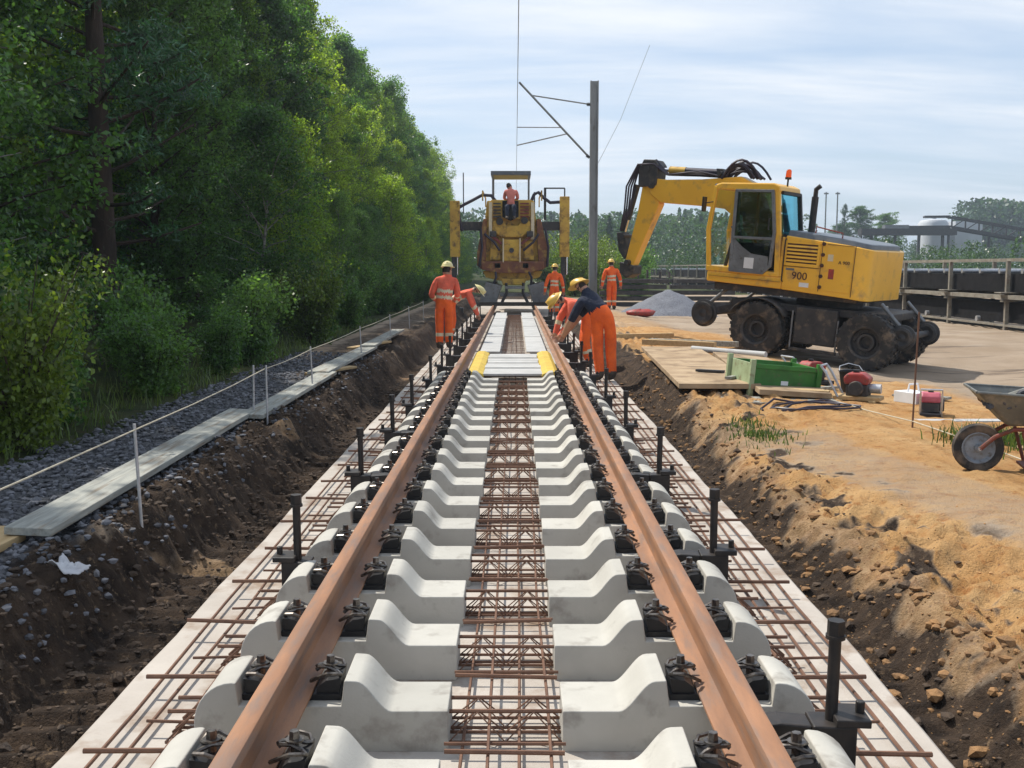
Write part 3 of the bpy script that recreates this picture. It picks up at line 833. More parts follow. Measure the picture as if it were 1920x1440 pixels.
stake_y = [5.96, 9.6, 11.95, 16.2, 20.4, 24.6, 29.0]
for i, y in enumerate(stake_y):
    x = -2.12 - 0.012 * y if i else -2.11
    zb = ground_z(x, y)
    m = MB(); m.cyl((0, 0, -0.15), (rnd.uniform(-.03, .0), rnd.uniform(-.02, .02), 0.80 - zb), 0.0095, n=8)
    o = m.build('line_stake', M['zinc'], None, 40); o.location = (x, y, zb)
    tag(o, 'thin galvanised stake holding the string line, %s from the camera' % ordn[i], 'stake', 'stakes of the string line')
m = MB(); x2 = -2.46
m.cyl((0, 0, -0.1), (0.01, 0, 0.52), 0.010, n=8); o = m.build('line_stake', M['zinc'], None, 40); o.location = (-2.40, 9.75, ground_z(-2.40, 9.75))
tag(o, 'thin galvanised stake close beside the second string line stake', 'stake', 'stakes of the string line')
pth = [(-2.17, 1.6, 0.765)]
ysr = [1.6] + stake_y
for i, y in enumerate(stake_y):
    x = (-2.12 - 0.012 * y if i else -2.11) - 0.015
    yp, xp = (stake_y[i-1], (-2.12 - 0.012 * stake_y[i-1] if i > 1 else -2.11) - 0.015) if i else (1.6, -2.13)
    for t_ in (0.33, 0.66): pth.append((lerp(xp, x, t_), lerp(yp, y, t_), 0.768 - 0.012))
    pth.append((x, y, 0.768))
m = MB(); m.tube(pth, 0.0042, 6); o = m.build('string_line', M['rope'], None, 40)
tag(o, 'pale string line stretched along the stakes on the left bank', 'string')
# crumpled rag
def crumple(name, c, rx, ry, h, mt, seed):
    m = MB(); n = 18; vv, ff = [], []
    for j in range(n):
        for i in range(n):
            u, v = i / (n - 1) * 2 - 1, j / (n - 1) * 2 - 1
            e = 1 + 0.3 * nz3(u * 2 + seed, v * 2, 1.0)
            x, y = c[0] + u * rx * e, c[1] + v * ry * e
            f_ = max(0, 1 - u * u) * max(0, 1 - v * v)
            vv.append((x, y, max(ground_z(x, y), c[2]) + 0.018 + h * f_ * (0.5 + 0.9 * abs(nz3(u * 2.2 + seed, v * 2.2, 1.4))) + 0.006 * nz3(u, v, 6, seed)))
    for j in range(n - 1):
        for i in range(n - 1):
            k2 = j * n + i; ff.append((k2, k2 + 1, k2 + n + 1, k2 + n))
    m.add(vv, ff)
    o = m.build(name, mt, None, 60)
    sd = o.modifiers.new('thick', 'SOLIDIFY'); sd.thickness = 0.004
    return o
o = crumple('rag', (-2.10, 4.95, 0.22), 0.07, 0.07, 0.04, M['cloth'], 3); tag(o, 'crumpled white rag on the dark left bank', 'rag')

# ------------------------------------------------------------------ overhead line mast
MX, MY = 3.32, 45.0
mast = empty('overhead_line_mast', (MX, MY, 0.1))
tag(mast, 'tall grey steel overhead line mast with bracket arm over the track', 'mast')
m = MB()
for sx in (-1, 1):
    m.add([], []); m.box(MX + sx * 0.15 - 0.022, MX + sx * 0.15 + 0.022, MY - 0.14, MY + 0.14, 0.1, 9.4)
m.box(MX - 0.128, MX + 0.128, MY - 0.012, MY + 0.012, 0.1, 9.4)
part(m, 'post', M['mast'], mast)
m = MB(); m.box(MX - 0.35, MX + 0.35, MY - 0.35, MY + 0.35, -0.3, 0.35); part(m, 'foundation', M['concrete'], mast, None, 0.03)
m = MB(); m.tube([(MX - 0.18, MY - 0.02, 6.27), (0.2, MY - 0.02, 9.35)], 0.045, 10); part(m, 'diagonal_tube', M['mast'], mast, 40)
m = MB(); m.tube([(MX - 0.18, MY - 0.02, 8.45), (0.7, MY - 0.02, 8.82)], 0.028, 8); part(m, 'top_tube', M['mast'], mast, 40)
m = MB(); m.tube([(2.20, MY - 0.02, 7.255), (0.10, MY - 0.02, 6.78)], 0.026, 8); part(m, 'registration_arm', M['mast'], mast, 40)
m = MB(); m.tube([(0.1, MY - 0.02, 7.52), (1.95, MY - 0.02, 7.51)], 0.020, 8); part(m, 'steady_arm', M['mast'], mast, 40)
for z in (6.27, 8.45):
    m = MB(); m.lathe([(0.03, 0), (0.09, 0.02), (0.04, 0.05), (0.09, 0.08), (0.04, 0.11), (0.09, 0.14), (0.03, 0.17), (0.0, 0.17)], (MX - 0.32, MY - 0.02, z + (0.1 if z < 7 else 0.0)), (1, 0, -0.6 if z < 7 else 0), 10)
    part(m, 'insulator', M['dark_grey'], mast, 40)
for x, z, lb in ((0.10, 6.76, 'lower contact wire running above the track'), (0.14, 9.3, 'upper carrier wire running above the track')):
    m = MB(); m.tube([(x, y, z + 0.0005 * ((y - 20) ** 2) * (0.25 if z < 7 else 0.6) * (y < 45)) for y in (-20, -5, 10, 20, 32, 45, 90, 160)], 0.008, 6)
    o = m.build('overhead_wire', M['wire'], None, 40); tag(o, 'thin grey ' + lb, 'wire', 'overhead wires')
m = MB(); m.tube([(MX + 0.15, MY, 6.0), (MX + 1.0, MY - 1.0, 7.7), (MX + 2.0, MY - 2.2, 10.4)], 0.008, 5)
o = m.build('overhead_wire', M['wire'], None, 40); tag(o, 'thin faint wire slanting up to the right from the mast', 'wire', 'overhead wires')
for y in (38, 45, 52, 60):
    m = MB(); m.tube([(0.10, y, 6.77), (0.135, y, 9.28)], 0.008, 5)
    o = m.build('dropper_wire', M['wire'], None, 40); tag(o, 'thin vertical dropper wire between the two overhead wires', 'wire', 'dropper wires')

# ------------------------------------------------------------------ wheeled excavator
# local frame: X forward (boom side), Y to the machine's left (cab side), Z up; (a, b, c) below are measured from the
# lower front corner of the cab side and shifted to the machine's base by E()
EO = Vector((-2.1, -1.2, -1.33))
def E(a, b, c): return Vector((a, b, c)) - EO
ex = empty('wheeled_excavator')
fw = Vector((EXC_F[0] * math.cos(R(5)), EXC_F[1] * math.cos(R(5)), math.sin(R(5))))
lt = Vector((-math.sin(R(35)), -math.cos(R(35)), 0)); up_ = fw.cross(lt)
rotm = Matrix((fw, lt, up_)).transposed()
P0 = Vector((3.7425, 20.6, 1.4541))
ex.location = P0 + rotm @ EO
ex.rotation_euler = rotm.to_euler()
tag(ex, 'yellow wheeled road-rail excavator with folded boom and open cab', 'excavator')
YE = M['yellow']
def side(poly, y0, y1, name, mt, bevel=0.0, smooth=None, seg=2, parent=ex):
    m = MB(); m.prism(poly, y0, y1, lambda u, v, w: E(u, w, v)); return m.build(name, mt, parent, smooth, bevel, seg)
def ebox(a0, a1, b0, b1, c0, c1, name, mt, bevel=0.0, parent=ex):
    m = MB(); p, q = E(a0, b0, c0), E(a1, b1, c1); m.box(min(p.x,q.x), max(p.x,q.x), min(p.y,q.y), max(p.y,q.y), min(p.z,q.z), max(p.z,q.z)); return m.build(name, mt, parent, None, bevel)
# wheels
def wheel(c, r, w, name='wheel', tyre_m=M['tyre'], rim_m=M['dark_grey'], lug=True):
    m = MB()
    h = w / 2
    m.lathe([(r*0.56, -h*0.85), (r*0.78, -h), (r*0.93, -h*0.96), (r*0.985, -h*0.78), (r*0.985, h*0.78), (r*0.93, h*0.96), (r*0.78, h), (r*0.56, h*0.85)], c, (0, 1, 0), 36, closed=True)
    if lug:
        for k in range(24):
            t = 2 * math.pi * k / 24
            for sgn in (-1, 1):
                t2 = t + (0.13 if sgn > 0 else 0)
                d = Vector((math.cos(t2), 0, math.sin(t2))); tg = Vector((-math.sin(t2), 0, math.cos(t2)))
                p = Vector(c) + d * r * 0.985
                m.bar(p + Vector((0, sgn * h * 0.08, 0)), p + Vector((0, sgn * h * 0.95, 0)) - d * r * 0.02, 0.055, 0.045, up=d)
    o = m.build(name, tyre_m, ex, 40)
    m = MB()
    m.lathe([(0.0, -h*0.2), (r*0.2, -h*0.2), (r*0.22, h*0.5), (r*0.3, h*0.5), (r*0.34, h*0.1), (r*0.48, h*0.15), (r*0.5, h*0.8), (r*0.57, h*0.9), (r*0.585, h*0.84), (r*0.57, -h*0.8)], c, (0, 1, 0), 28)
    for k in range(8):
        t = 2 * math.pi * k / 8
        p = Vector(c) + Vector((math.cos(t) * r * 0.4, h * 0.14, math.sin(t) * r * 0.4)); m.cyl(p, p + Vector((0, h * 0.2, 0)), 0.016, n=6)
    m.build('rim', rim_m, o, 40)
    return o
for a in (-1.1, -3.16):
    for b in (-0.12, -2.28):
        wheel(E(a, b, -0.82), 0.515, 0.34)
        wheel(E(a, b - 0.33 if b > -1 else b + 0.33, -0.82), 0.51, 0.26, 'inner_wheel')
# undercarriage
m = MB()
for p in ((-3.35, -0.9, -1.55, -0.85, -0.92, -0.42),): m.box(*[v for v in (E(p[0], 0, 0).x, E(p[1], 0, 0).x, E(0, p[2], 0).y, E(0, p[3], 0).y, E(0, 0, p[4]).z, E(0, 0, p[5]).z)])
for a in (-1.1, -3.16): m.cyl(E(a, -0.2, -0.82), E(a, -2.2, -0.82), 0.12, n=12)
m.build('chassis_frame', M['dark_grey'], ex, None, 0.03)
ebox(-1.78, -2.58, -0.12, -0.85, -1.0, -0.32, 'tool_box', M['dark_grey'], 0.03)
ebox(-1.72, -2.62, -0.1, -0.16, -1.14, -1.08, 'step_bar', M['dark_grey'], 0.01)
m = MB(); m.cyl(E(-1.74, -0.12, -0.4), E(-1.74, -0.12, -1.12), 0.018, n=8); m.build('step_hanger', M['grey_steel'], ex, 40); m = MB(); m.cyl(E(-2.6, -0.13, -0.5), E(-2.6, -0.13, -1.12), 0.018, n=8); m.build('step_hanger', M['grey_steel'], ex, 40)
m = MB(); m.cyl(E(-2.05, -1.2, -0.44), E(-2.05, -1.2, -0.06), 0.62, n=32); m.build('slewing_ring', M['dark_grey'], ex, 40)
ebox(-0.45, -3.45, -0.25, -2.15, -0.44, -0.3, 'under_deck', M['dark_grey'], 0.02)
# mudguards over the near wheels
for a in (-1.1,):
    pts2 = [E(a + 0.62 * math.cos(t), 0, -0.82 + 0.60 * math.sin(t)) for t in np.linspace(R(25), R(150), 9)]
    m = MB(); vv, ff = [], []
    for p in pts2: vv += [p + Vector((0, -0.62, 0)), p + Vector((0, 0.05, 0))]
    for i in range(8): ff.append((2*i, 2*i+1, 2*i+3, 2*i+2))
    m.add(vv, ff); o = m.build('mudguard', M['dark_grey'], ex, 40)
    sdm = o.modifiers.new('t', 'SOLIDIFY'); sdm.thickness = 0.02
# rail guide wheels front and rear
for a, c, r in ((0.12, -0.66, 0.27), (-3.72, -0.68, 0.23)):
    for b in (-0.25, -1.95):
        m = MB(); cc = E(a, b, c)
        m.lathe([(0.0, -0.07), (r*0.8, -0.07), (r, -0.07), (r, -0.03), (r*0.82, -0.02), (r*0.8, 0.06), (r*0.6, 0.07), (r*0.3, 0.03), (0.0, 0.05)], cc, (0, 1, 0), 24)
        m.build('rail_wheel', M['dark_grey'], ex, 40)
        m = MB(); s_ = -1 if a > -1 else 1
        m.bar(cc + Vector((0, -0.1, 0)), E(a + s_ * 0.75, b - 0.12, c + 0.22), 0.10, 0.16); m.build('rail_wheel_arm', M['dark_grey'], ex, None, 0.015)
        m = MB(); m.cyl(cc + Vector((0, -0.06, 0.12)), E(a + s_ * 0.45, b - 0.1, c + 0.55), 0.035, n=10); m.build('lift_cylinder', M['grey_steel'], ex, 40)
    m = MB(); m.cyl(E(a, -0.25, c), E(a, -1.95, c), 0.06, n=10); m.build('rail_axle', M['dark_grey'], ex, 40)
# pivot pins, lamps, handles, seams
for a, c, r in ((2.02, 1.80, .07), (2.14, 2.14, .06), (0.50, 2.10, .05), (-0.08, 1.32, .06), (2.44, 0.14, .06), (2.60, 0.70, .045), (-0.80, 0.55, .09)):
    m = MB(); m.cyl(E(a, -1.40 - .24, c), E(a, -1.40 + .24, c), r, n=14); m.build('pivot_pin', M['dark_grey'], ex, 40)
for a, b, c in ((0.03, -0.22, 1.80), (0.03, -0.84, 1.80), (0.10, -1.18, 1.15)):
    m = MB(); m.cyl(E(a, b, c), E(a + .07, b, c), .055, n=14); m.cyl(E(a - .04, b, c), E(a, b, c), .04, n=10); m.build('work_lamp', M['blacksteel'], ex, 40)
m = MB(); m.tube([E(-1.52, .02, .12), E(-1.52, .07, .14), E(-1.52, .07, .88), E(-1.52, .02, .90)], .013, 6); m.build('grab_handle', M['blacksteel'], ex, 40)
for a0, a1, c0, c1 in ((-2.20, -2.206, 0.0, .93), (-2.80, -2.806, -.05, .86), (-1.505, -2.2, .405, .411), (-2.29, -2.80, .855, .861), (-0.02, -1.48, .10, .104)):
    m = MB(); p_, q_ = E(a0, -.004, c0), E(a1, .0125, c1); m.box(min(p_.x, q_.x), max(p_.x, q_.x), p_.y, q_.y, p_.z, q_.z); m.build('panel_seam', M['ink'], ex)
# rotating deck and engine house
side([(0.02, -0.01), (-1.5, -0.03), (-1.5, 0.195), (0.02, 0.195)], -2.4, -0.01, 'deck_skirt', YE, 0.03)
ebox(-0.1, -2.9, -0.15, -2.3, -0.16, -0.02, 'deck_underside', M['dark_grey'], 0.02)
def rounded_plan(x0, x1, y0, y1, r, n=6):
    p = [(x1, y0), (x1, y1)]
    for k in range(n + 1):
        t = math.pi / 2 + math.pi / 2 * k / n; p.append((x0 + r + r * math.cos(t), y1 - r + r * math.sin(t)))
    for k in range(n + 1):
        t = math.pi + math.pi / 2 * k / n; p.append((x0 + r + r * math.cos(t), y0 + r + r * math.sin(t)))
    return p
m = MB(); pl = rounded_plan(-3.06, -1.5, -2.42, 0.0, 0.30)
nP = len(pl); vv = []
def topz(a): return 0.965 if a > -2.15 else lerp(0.965, 0.80, (-2.15 - a) / 0.95)
def botz(a): return -0.03 if a > -2.3 else lerp(-0.03, -0.12, (-2.3 - a) / 0.8)
vv = [E(a, b, botz(a)) for a, b in pl] + [E(a, b, topz(a)) for a, b in pl]
m.add(vv, [tuple(range(nP - 1, -1, -1)), tuple(range(nP, 2*nP))] + [(i, (i+1) % nP, nP + (i+1) % nP, nP + i) for i in range(nP)])
m.build('engine_housing', YE, ex, 35, 0.02)
m = MB(); pl2 = rounded_plan(-2.99, -1.5, -2.36, -0.06, 0.26)
nP = len(pl2)
def hz(a): return 1.07 if a > -2.1 else lerp(1.07, 0.90, (-2.1 - a) / 0.95)
vv = [E(a, b, topz(a) - 0.02) for a, b in pl2] + [E(a * 0.99 - 0.02, b * 0.96 - 0.04, hz(a)) for a, b in pl2]
m.add(vv, [tuple(range(nP - 1, -1, -1)), tuple(range(nP, 2*nP))] + [(i, (i+1) % nP, nP + (i+1) % nP, nP + i) for i in range(nP)])
m.build('engine_hood', M['grey_hood'], ex, 35, 0.025)
# grille frame and louvres, hinge bolts, access panels, stickers
ebox(-1.53, -2.14, 0.002, 0.008, 0.45, 0.83, 'grille_panel', M['ink'])
for i in range(5):
    m = MB(); c0 = 0.50 + i * 0.066
    m.prism([(c0, 0.008), (c0 + 0.036, 0.008), (c0 + 0.012, 0.030), (c0, 0.030)], -2.12, -1.55, lambda u, v, w: E(w, v, u)); m.build('louvre', YE, ex)
m = MB()
for a0, a1, c0, c1 in ((-1.50, -1.545, 0.42, 0.86), (-2.125, -2.17, 0.42, 0.86), (-1.545, -2.125, 0.83, 0.86), (-1.545, -2.125, 0.42, 0.475)):
    p, q = E(a0, 0.002, c0), E(a1, 0.022, c1); m.box(min(p.x,q.x), max(p.x,q.x), p.y, q.y, p.z, q.z)
m.build('grille_frame', YE, ex)
for i in range(5):
    m = MB(); p = E(-2.225 - 0.012 * (4 - i) * 0, 0.0, 0.08 + i * 0.195); m.cyl(p, p + Vector((0, 0.025, 0)), 0.035, n=10); m.build('hinge_bolt', M['ink'], ex, 40)
ebox(-2.30, -2.78, 0.001, 0.010, 0.02, 0.84, 'access_panel', YE, 0.004)
ebox(-1.52, -2.15, 0.001, 0.007, 0.02, 0.40, 'lower_panel', YE, 0.003)
ebox(-2.36, -2.46, 0.011, 0.014, 0.24, 0.42, 'warning_sticker', M['red'])
ebox(-2.32, -2.42, 0.011, 0.014, 0.56, 0.68, 'white_sticker', M['reflect'])
ebox(-1.84, -2.02, 0.008, 0.012, 0.05, 0.13, 'white_plate', M['white'])
ebox(-1.56, -1.72, 0.008, 0.012, 0.335, 0.375, 'maker_badge', M['grey_steel'])
def letters(txt, size, name, mt, parent, mw):
    cu = bpy.data.curves.new(name, 'FONT'); cu.body = txt; cu.size = size; cu.extrude = 0.004; cu.resolution_u = 3
    t = bpy.data.objects.new('tmp', cu); COL.objects.link(t)
    bpy.context.view_layer.update()
    me = bpy.data.meshes.new_from_object(t.evaluated_get(bpy.context.evaluated_depsgraph_get()))
    bpy.data.objects.remove(t)
    me.transform(mw); me.materials.clear(); me.materials.append(mt)
    return obj_from(me, name, parent)
def onside(a, b, c): # text reads from the cab side: local +x of text = -X of the machine
    return Matrix(((-1, 0, 0, E(a, b, c).x), (0, 0, 1, E(a, b, c).y), (0, 1, 0, E(a, b, c).z), (0, 0, 0, 1)))
letters('900', 0.20, 'model_number', M['ink'], ex, onside(-1.68, 0.012, 0.18))
letters('A 900', 0.085, 'small_model_number', M['ink'], ex, onside(-2.52, 0.014, 0.52))
# cab
CL = -1.05
m = MB()
def pil(a0, c0, a1, c1, b, w=0.075, d=0.08): m.bar(E(a0, b, c0), E(a1, b, c1), w, d, up=(0, 1, 0))
for b in (-0.045, CL + 0.045):
    pil(0.0, 0.19, 0.085, 0.98, b); pil(0.085, 0.96, 0.0, 1.80, b)
    pil(-1.39, 0.19, -1.33, 0.98, b, 0.11); pil(-1.33, 0.96, -1.22, 1.80, b, 0.10)
    pil(-0.49, 0.22, -0.47, 1.80, b, 0.05)
m.build('cab_pillars', YE, ex, None, 0.012)
side([(0.02, 1.74), (0.0, 1.83), (-0.1, 1.865), (-1.15, 1.90), (-1.27, 1.85), (-1.29, 1.75)], CL - 0.02, 0.0, 'cab_roof', YE, 0.025)
side([(0.02, 0.19), (0.03, 0.29), (-1.42, 0.27), (-1.44, 0.19)], CL, 0.004, 'cab_sill', YE, 0.015)
side([(-0.02, 0.30), (0.06, 0.96), (0.05, 0.96), (-0.03, 0.30)], CL + 0.09, -0.09, 'front_pane', M['glass'])
side([(0.055, 1.0), (-0.02, 1.74), (-0.03, 1.74), (0.045, 1.0)], CL + 0.09, -0.09, 'upper_front_pane', M['glass'])
side([(-0.02, 0.30), (0.06, 0.97), (-0.02, 1.74), (-0.44, 1.76), (-0.46, 0.30)], CL + 0.03, CL + 0.04, 'right_pane', M['glass'])
side([(-0.53, 0.3), (-0.51, 1.76), (-1.17, 1.78), (-1.31, 0.3)], CL + 0.03, CL + 0.04, 'right_rear_pane', M['glass'])
# door standing flat along the cab side
do = side([(-0.47, 0.24), (-0.45, 1.72), (-1.16, 1.745), (-1.26, 1.0), (-1.24, 0.36), (-1.12, 0.24)], 0.012, 0.03, 'cab_door', M['glass_dark'])
m = MB()
for p, q, w in (((-0.47, 0.24), (-0.45, 1.74), 0.06), ((-0.43, 1.73), (-1.18, 1.755), 0.05), ((-1.16, 1.75), (-1.27, 1.0), 0.06), ((-1.27, 1.02), (-1.25, 0.36), 0.06), ((-1.25, 0.38), (-1.10, 0.23), 0.06), ((-1.12, 0.24), (-0.45, 0.24), 0.06), ((-0.45, 0.86), (-1.26, 0.88), 0.05)):
    m.bar(E(p[0], 0.022, p[1]), E(q[0], 0.022, q[1]), w, 0.05, up=(0, 1, 0))
m.build('door_frame', M['grey_steel'], do, None, 0.006)
def dpan(poly, y0, y1, nm, mt):
    m = MB(); m.prism(poly, y0, y1, lambda u, v, w: E(u, w, v)); return m.build(nm, mt, do)
dpan([(-0.50, 0.26), (-0.50, 0.84), (-0.66, 0.70), (-0.86, 0.58), (-1.20, 0.55), (-1.21, 0.38), (-1.10, 0.27)], 0.031, 0.04, 'door_panel', M['grey_steel'])
dpan([(-0.74, 0.30), (-0.74, 0.50), (-0.93, 0.50), (-0.93, 0.30)], 0.041, 0.045, 'door_sign', M['white'])
m = MB(); m.tube([E(-1.17, 0.05, 1.05), E(-1.17, 0.09, 1.05), E(-1.17, 0.09, 1.25), E(-1.17, 0.05, 1.25)], 0.012, 6); m.build('door_handle', M['blacksteel'], do, 40)
# rear wall of the cab with a window coloured for the sky it reflects
m = MB()
for p, q in (((-0.02, 0.22), (-0.02, 0.98)), ((CL + 0.02, 0.22), (CL + 0.02, 0.98))): pass
m.box(E(-1.47, 0, 0).x, E(-1.42, 0, 0).x, E(0, CL, 0).y, E(0, -0.02, 0).y, E(0, 0, 0.2).z, E(0, 0, 0.93).z)
m.build('cab_rear_wall', YE, ex, None, 0.01)
m = MB(); m.add([E(-1.40, -0.10, 0.95), E(-1.40, CL + 0.06, 0.95), E(-1.285, CL + 0.06, 1.72), E(-1.285, -0.10, 1.72), E(-1.39, -0.10, 0.95), E(-1.39, CL + 0.06, 0.95), E(-1.275, CL + 0.06, 1.72), E(-1.275, -0.10, 1.72)], [(0,1,2,3),(7,6,5,4),(0,4,5,1),(1,5,6,2),(2,6,7,3),(3,7,4,0)])
m.build('rear_window', M['glass_sky'], ex)
m = MB()
for a0, c0, b0, a1, c1, b1 in ((-1.41, 0.95, CL + 0.03, -1.29, 1.75, CL + 0.03), (-1.41, 0.95, CL + 0.03, -1.41, 0.95, -0.1), (-1.29, 1.74, CL + 0.03, -1.29, 1.74, -0.1)):
    m.bar(E(a0, b0, c0), E(a1, b1, c1), 0.06, 0.06)
m.build('rear_window_frame', M['blacksteel'], ex)
# seat, levers, console
m = MB(); m.box(*sum(([E(-0.62,0,0).x - 0.5, E(-0.62,0,0).x],[E(0,-0.78,0).y, E(0,-0.28,0).y],[E(0,0,0.52).z, E(0,0,0.66).z]), [])); m.bar(E(-1.08, -0.53, 0.62), E(-1.2, -0.53, 1.35), 0.46, 0.12, up=(1, 0, 0)); m.bar(E(-1.2, -0.53, 1.38), E(-1.23, -0.53, 1.56), 0.26, 0.1, up=(1, 0, 0)); m.box(E(-1.1,0,0).x, E(-0.66,0,0).x, E(0,-0.7,0).y, E(0,-0.36,0).y, E(0,0,0.27).z, E(0,0,0.53).z)
m.build('seat', M['belt'], ex, None, 0.04)
m = MB(); m.box(E(-1.0,0,0).x, E(-0.52,0,0).x, E(0,-0.24,0).y, E(0,-0.12,0).y, E(0,0,0.6).z, E(0,0,0.78).z); m.cyl(E(-0.55, -0.18, 0.75), E(-0.5, -0.18, 0.98), 0.022, n=8); m.build('armrest_console', M['blackplastic'], ex, None, 0.01)
m = MB(); m.tube([E(-0.12, -0.53, 0.28), E(-0.2, -0.53, 0.7), E(-0.32, -0.53, 0.95)], 0.035, 8); m.lathe([(0.17, -0.012), (0.185, 0), (0.17, 0.012), (0.155, 0)], E(-0.33, -0.53, 0.97), (-0.5, 0, 0.8), 20, closed=True); m.build('steering_column', M['blackplastic'], ex, 40)
# beacon, exhaust stack, mirror, lamp
m = MB(); p = E(-1.22, -0.5, 1.86); m.cyl(p, p + Vector((0, 0, 0.16)), 0.018, n=8); m.cyl(p + Vector((0, 0, .14)), p + Vector((0, 0, .18)), 0.06, n=14); o = m.build('beacon', M['blacksteel'], ex, 40)
m = MB(); m.lathe([(0.0, 0.15), (0.03, 0.145), (0.05, 0.12), (0.055, 0.0), (0.0, 0.0)], p + Vector((0, 0, .18)), (0, 0, 1), 14); m.build('beacon_lens', M['amber'], o, 50)
m = MB(); p = E(-1.62, -0.95, 1.0); m.cyl(p, p + Vector((0, 0, .72)), 0.065, n=14); m.tube([p + Vector((0, 0, .7)), p + Vector((0, 0, .86)), p + Vector((-.08, 0, .93))], 0.045, 10); m.build('exhaust_stack', M['blacksteel'], ex, 40)
m = MB(); m.tube([E(0.02, -0.02, 1.5), E(0.16, 0.1, 1.46)], 0.012, 6); m.bar(E(0.16, 0.1, 1.30), E(0.16, 0.1, 1.58), 0.16, 0.03, up=(1, 0, 0)); m.build('mirror', M['blacksteel'], ex, None, 0.005)
m = MB(); m.tube([E(-2.0, -0.12, 1.04), E(-2.0, -0.12, 1.16), E(-2.5, -0.12, 1.07), E(-2.5, -0.12, 0.98)], 0.014, 6); m.build('hood_rail', M['red_old'], ex, 40)
# boom
BC = -1.40
side([(-1.05, 0.55), (-0.75, 0.35), (-0.30, 0.80), (0.0, 1.18), (0.34, 1.40), (0.75, 1.43), (1.80, 1.45), (2.05, 1.62), (2.10, 1.86), (2.0, 1.95), (1.70, 1.93), (0.90, 1.97), (0.05, 2.06), (-0.45, 1.85)], BC - 0.17, BC + 0.17, 'boom', YE, 0.02)
for db in (-0.28, 0.28):
    m = MB(); m.cyl(E(-0.25, BC + db, 0.22), E(-0.18, BC + db, 0.75), 0.075, n=14); m.build('boom_cylinder', YE, ex, 40)
    m = MB(); m.cyl(E(-0.18, BC + db, 0.75), E(-0.08, BC + db, 1.30), 0.042, n=12); m.build('cylinder_rod', M['chrome'], ex, 40)
m = MB(); m.cyl(E(0.55, BC, 2.12), E(1.40, BC, 2.13), 0.075, n=14); m.build('stick_cylinder', M['hose'], ex, 40)
m = MB(); m.cyl(E(1.35, BC, 2.13), E(1.72, BC, 2.135), 0.082, n=14); m.build('cylinder_head', M['yellow_old'], ex, 40)
m = MB(); m.cyl(E(1.72, BC, 2.135), E(2.12, BC, 2.14), 0.045, n=12); m.build('cylinder_rod', M['chrome'], ex, 40)
side([(0.35, 1.98), (0.55, 1.98), (0.62, 2.2), (0.48, 2.2)], BC - 0.13, BC + 0.13, 'cylinder_bracket', M['dark_grey'], 0.01)
# stick with its knuckle
side([(1.92, 1.80), (1.90, 2.22), (2.00, 2.33), (2.26, 2.33), (2.36, 2.1), (2.34, 1.75)], BC - 0.21, BC + 0.21, 'stick_head', M['dark_grey'], 0.02)
side([(1.84, 1.42), (1.98, 1.95), (2.26, 1.95), (2.34, 1.2), (2.54, 0.15), (2.34, 0.06)], BC - 0.13, BC + 0.13, 'stick', YE, 0.02)
m = MB(); m.cyl(E(2.46, BC, 1.80), E(2.62, BC, 1.05), 0.06, n=12); m.build('tool_cylinder', M['dark_grey'], ex, 40)
m = MB(); m.cyl(E(2.62, BC, 1.05), E(2.70, BC, 0.68), 0.035, n=10); m.build('cylinder_rod', M['chrome'], ex, 40)
side([(2.62, 0.78), (2.82, 0.76), (2.74, 0.38), (2.58, 0.2), (2.52, 0.32)], BC - 0.11, BC + 0.11, 'tool_link', M['dark_grey'], 0.015)
side([(2.28, 0.08), (2.64, 0.14), (2.62, -0.10), (2.45, -0.2), (2.28, -0.1)], BC - 0.19, BC + 0.19, 'quick_hitch', M['dark_grey'], 0.015)
# hoses: hump over the boom root, runs along boom and stick
for k in range(15):
    b = BC - 0.18 + 0.026 * k + rnd.uniform(-.01, .01); hgt = 0.14 + 0.24 * rnd.random(); a0 = 0.48 - 0.14 * rnd.random()
    pts2 = [E(a0 - (0.62 + 0.2 * (k % 3) / 2) * t, b + 0.03 * math.sin(3 * t), 2.0 + 0.03 * t + hgt * math.sin(math.pi * min(1, t * 1.02)) ** 0.8) for t in np.linspace(0, 1, 9)]
    m = MB(); m.tube(pts2, 0.024, 6); m.build('hydraulic_hose', M['hose'], ex, 40)
for k in range(4):
    b = BC + 0.06 + 0.035 * k
    pts2 = [E(0.4, b, 2.03), E(1.0, b, 2.04 + 0.03 * k), E(1.7, b, 2.03), E(2.0, b + 0.06, 2.33 - 0.03 * k), E(2.38, b + 0.05, 2.22), E(2.52 + 0.04 * k, b, 1.75), E(2.55 + 0.03 * k, b, 1.25), E(2.72, b - 0.04, 0.8)]
    sm = []
    for i in range(len(pts2) - 1):
        p_, q_ = pts2[i], pts2[i+1]
        for t in (0, .5): sm.append(p_.lerp(q_, t))
    sm.append(pts2[-1]); m = MB(); m.tube(sm, 0.019, 6); m.build('hydraulic_hose', M['hose'], ex, 40)

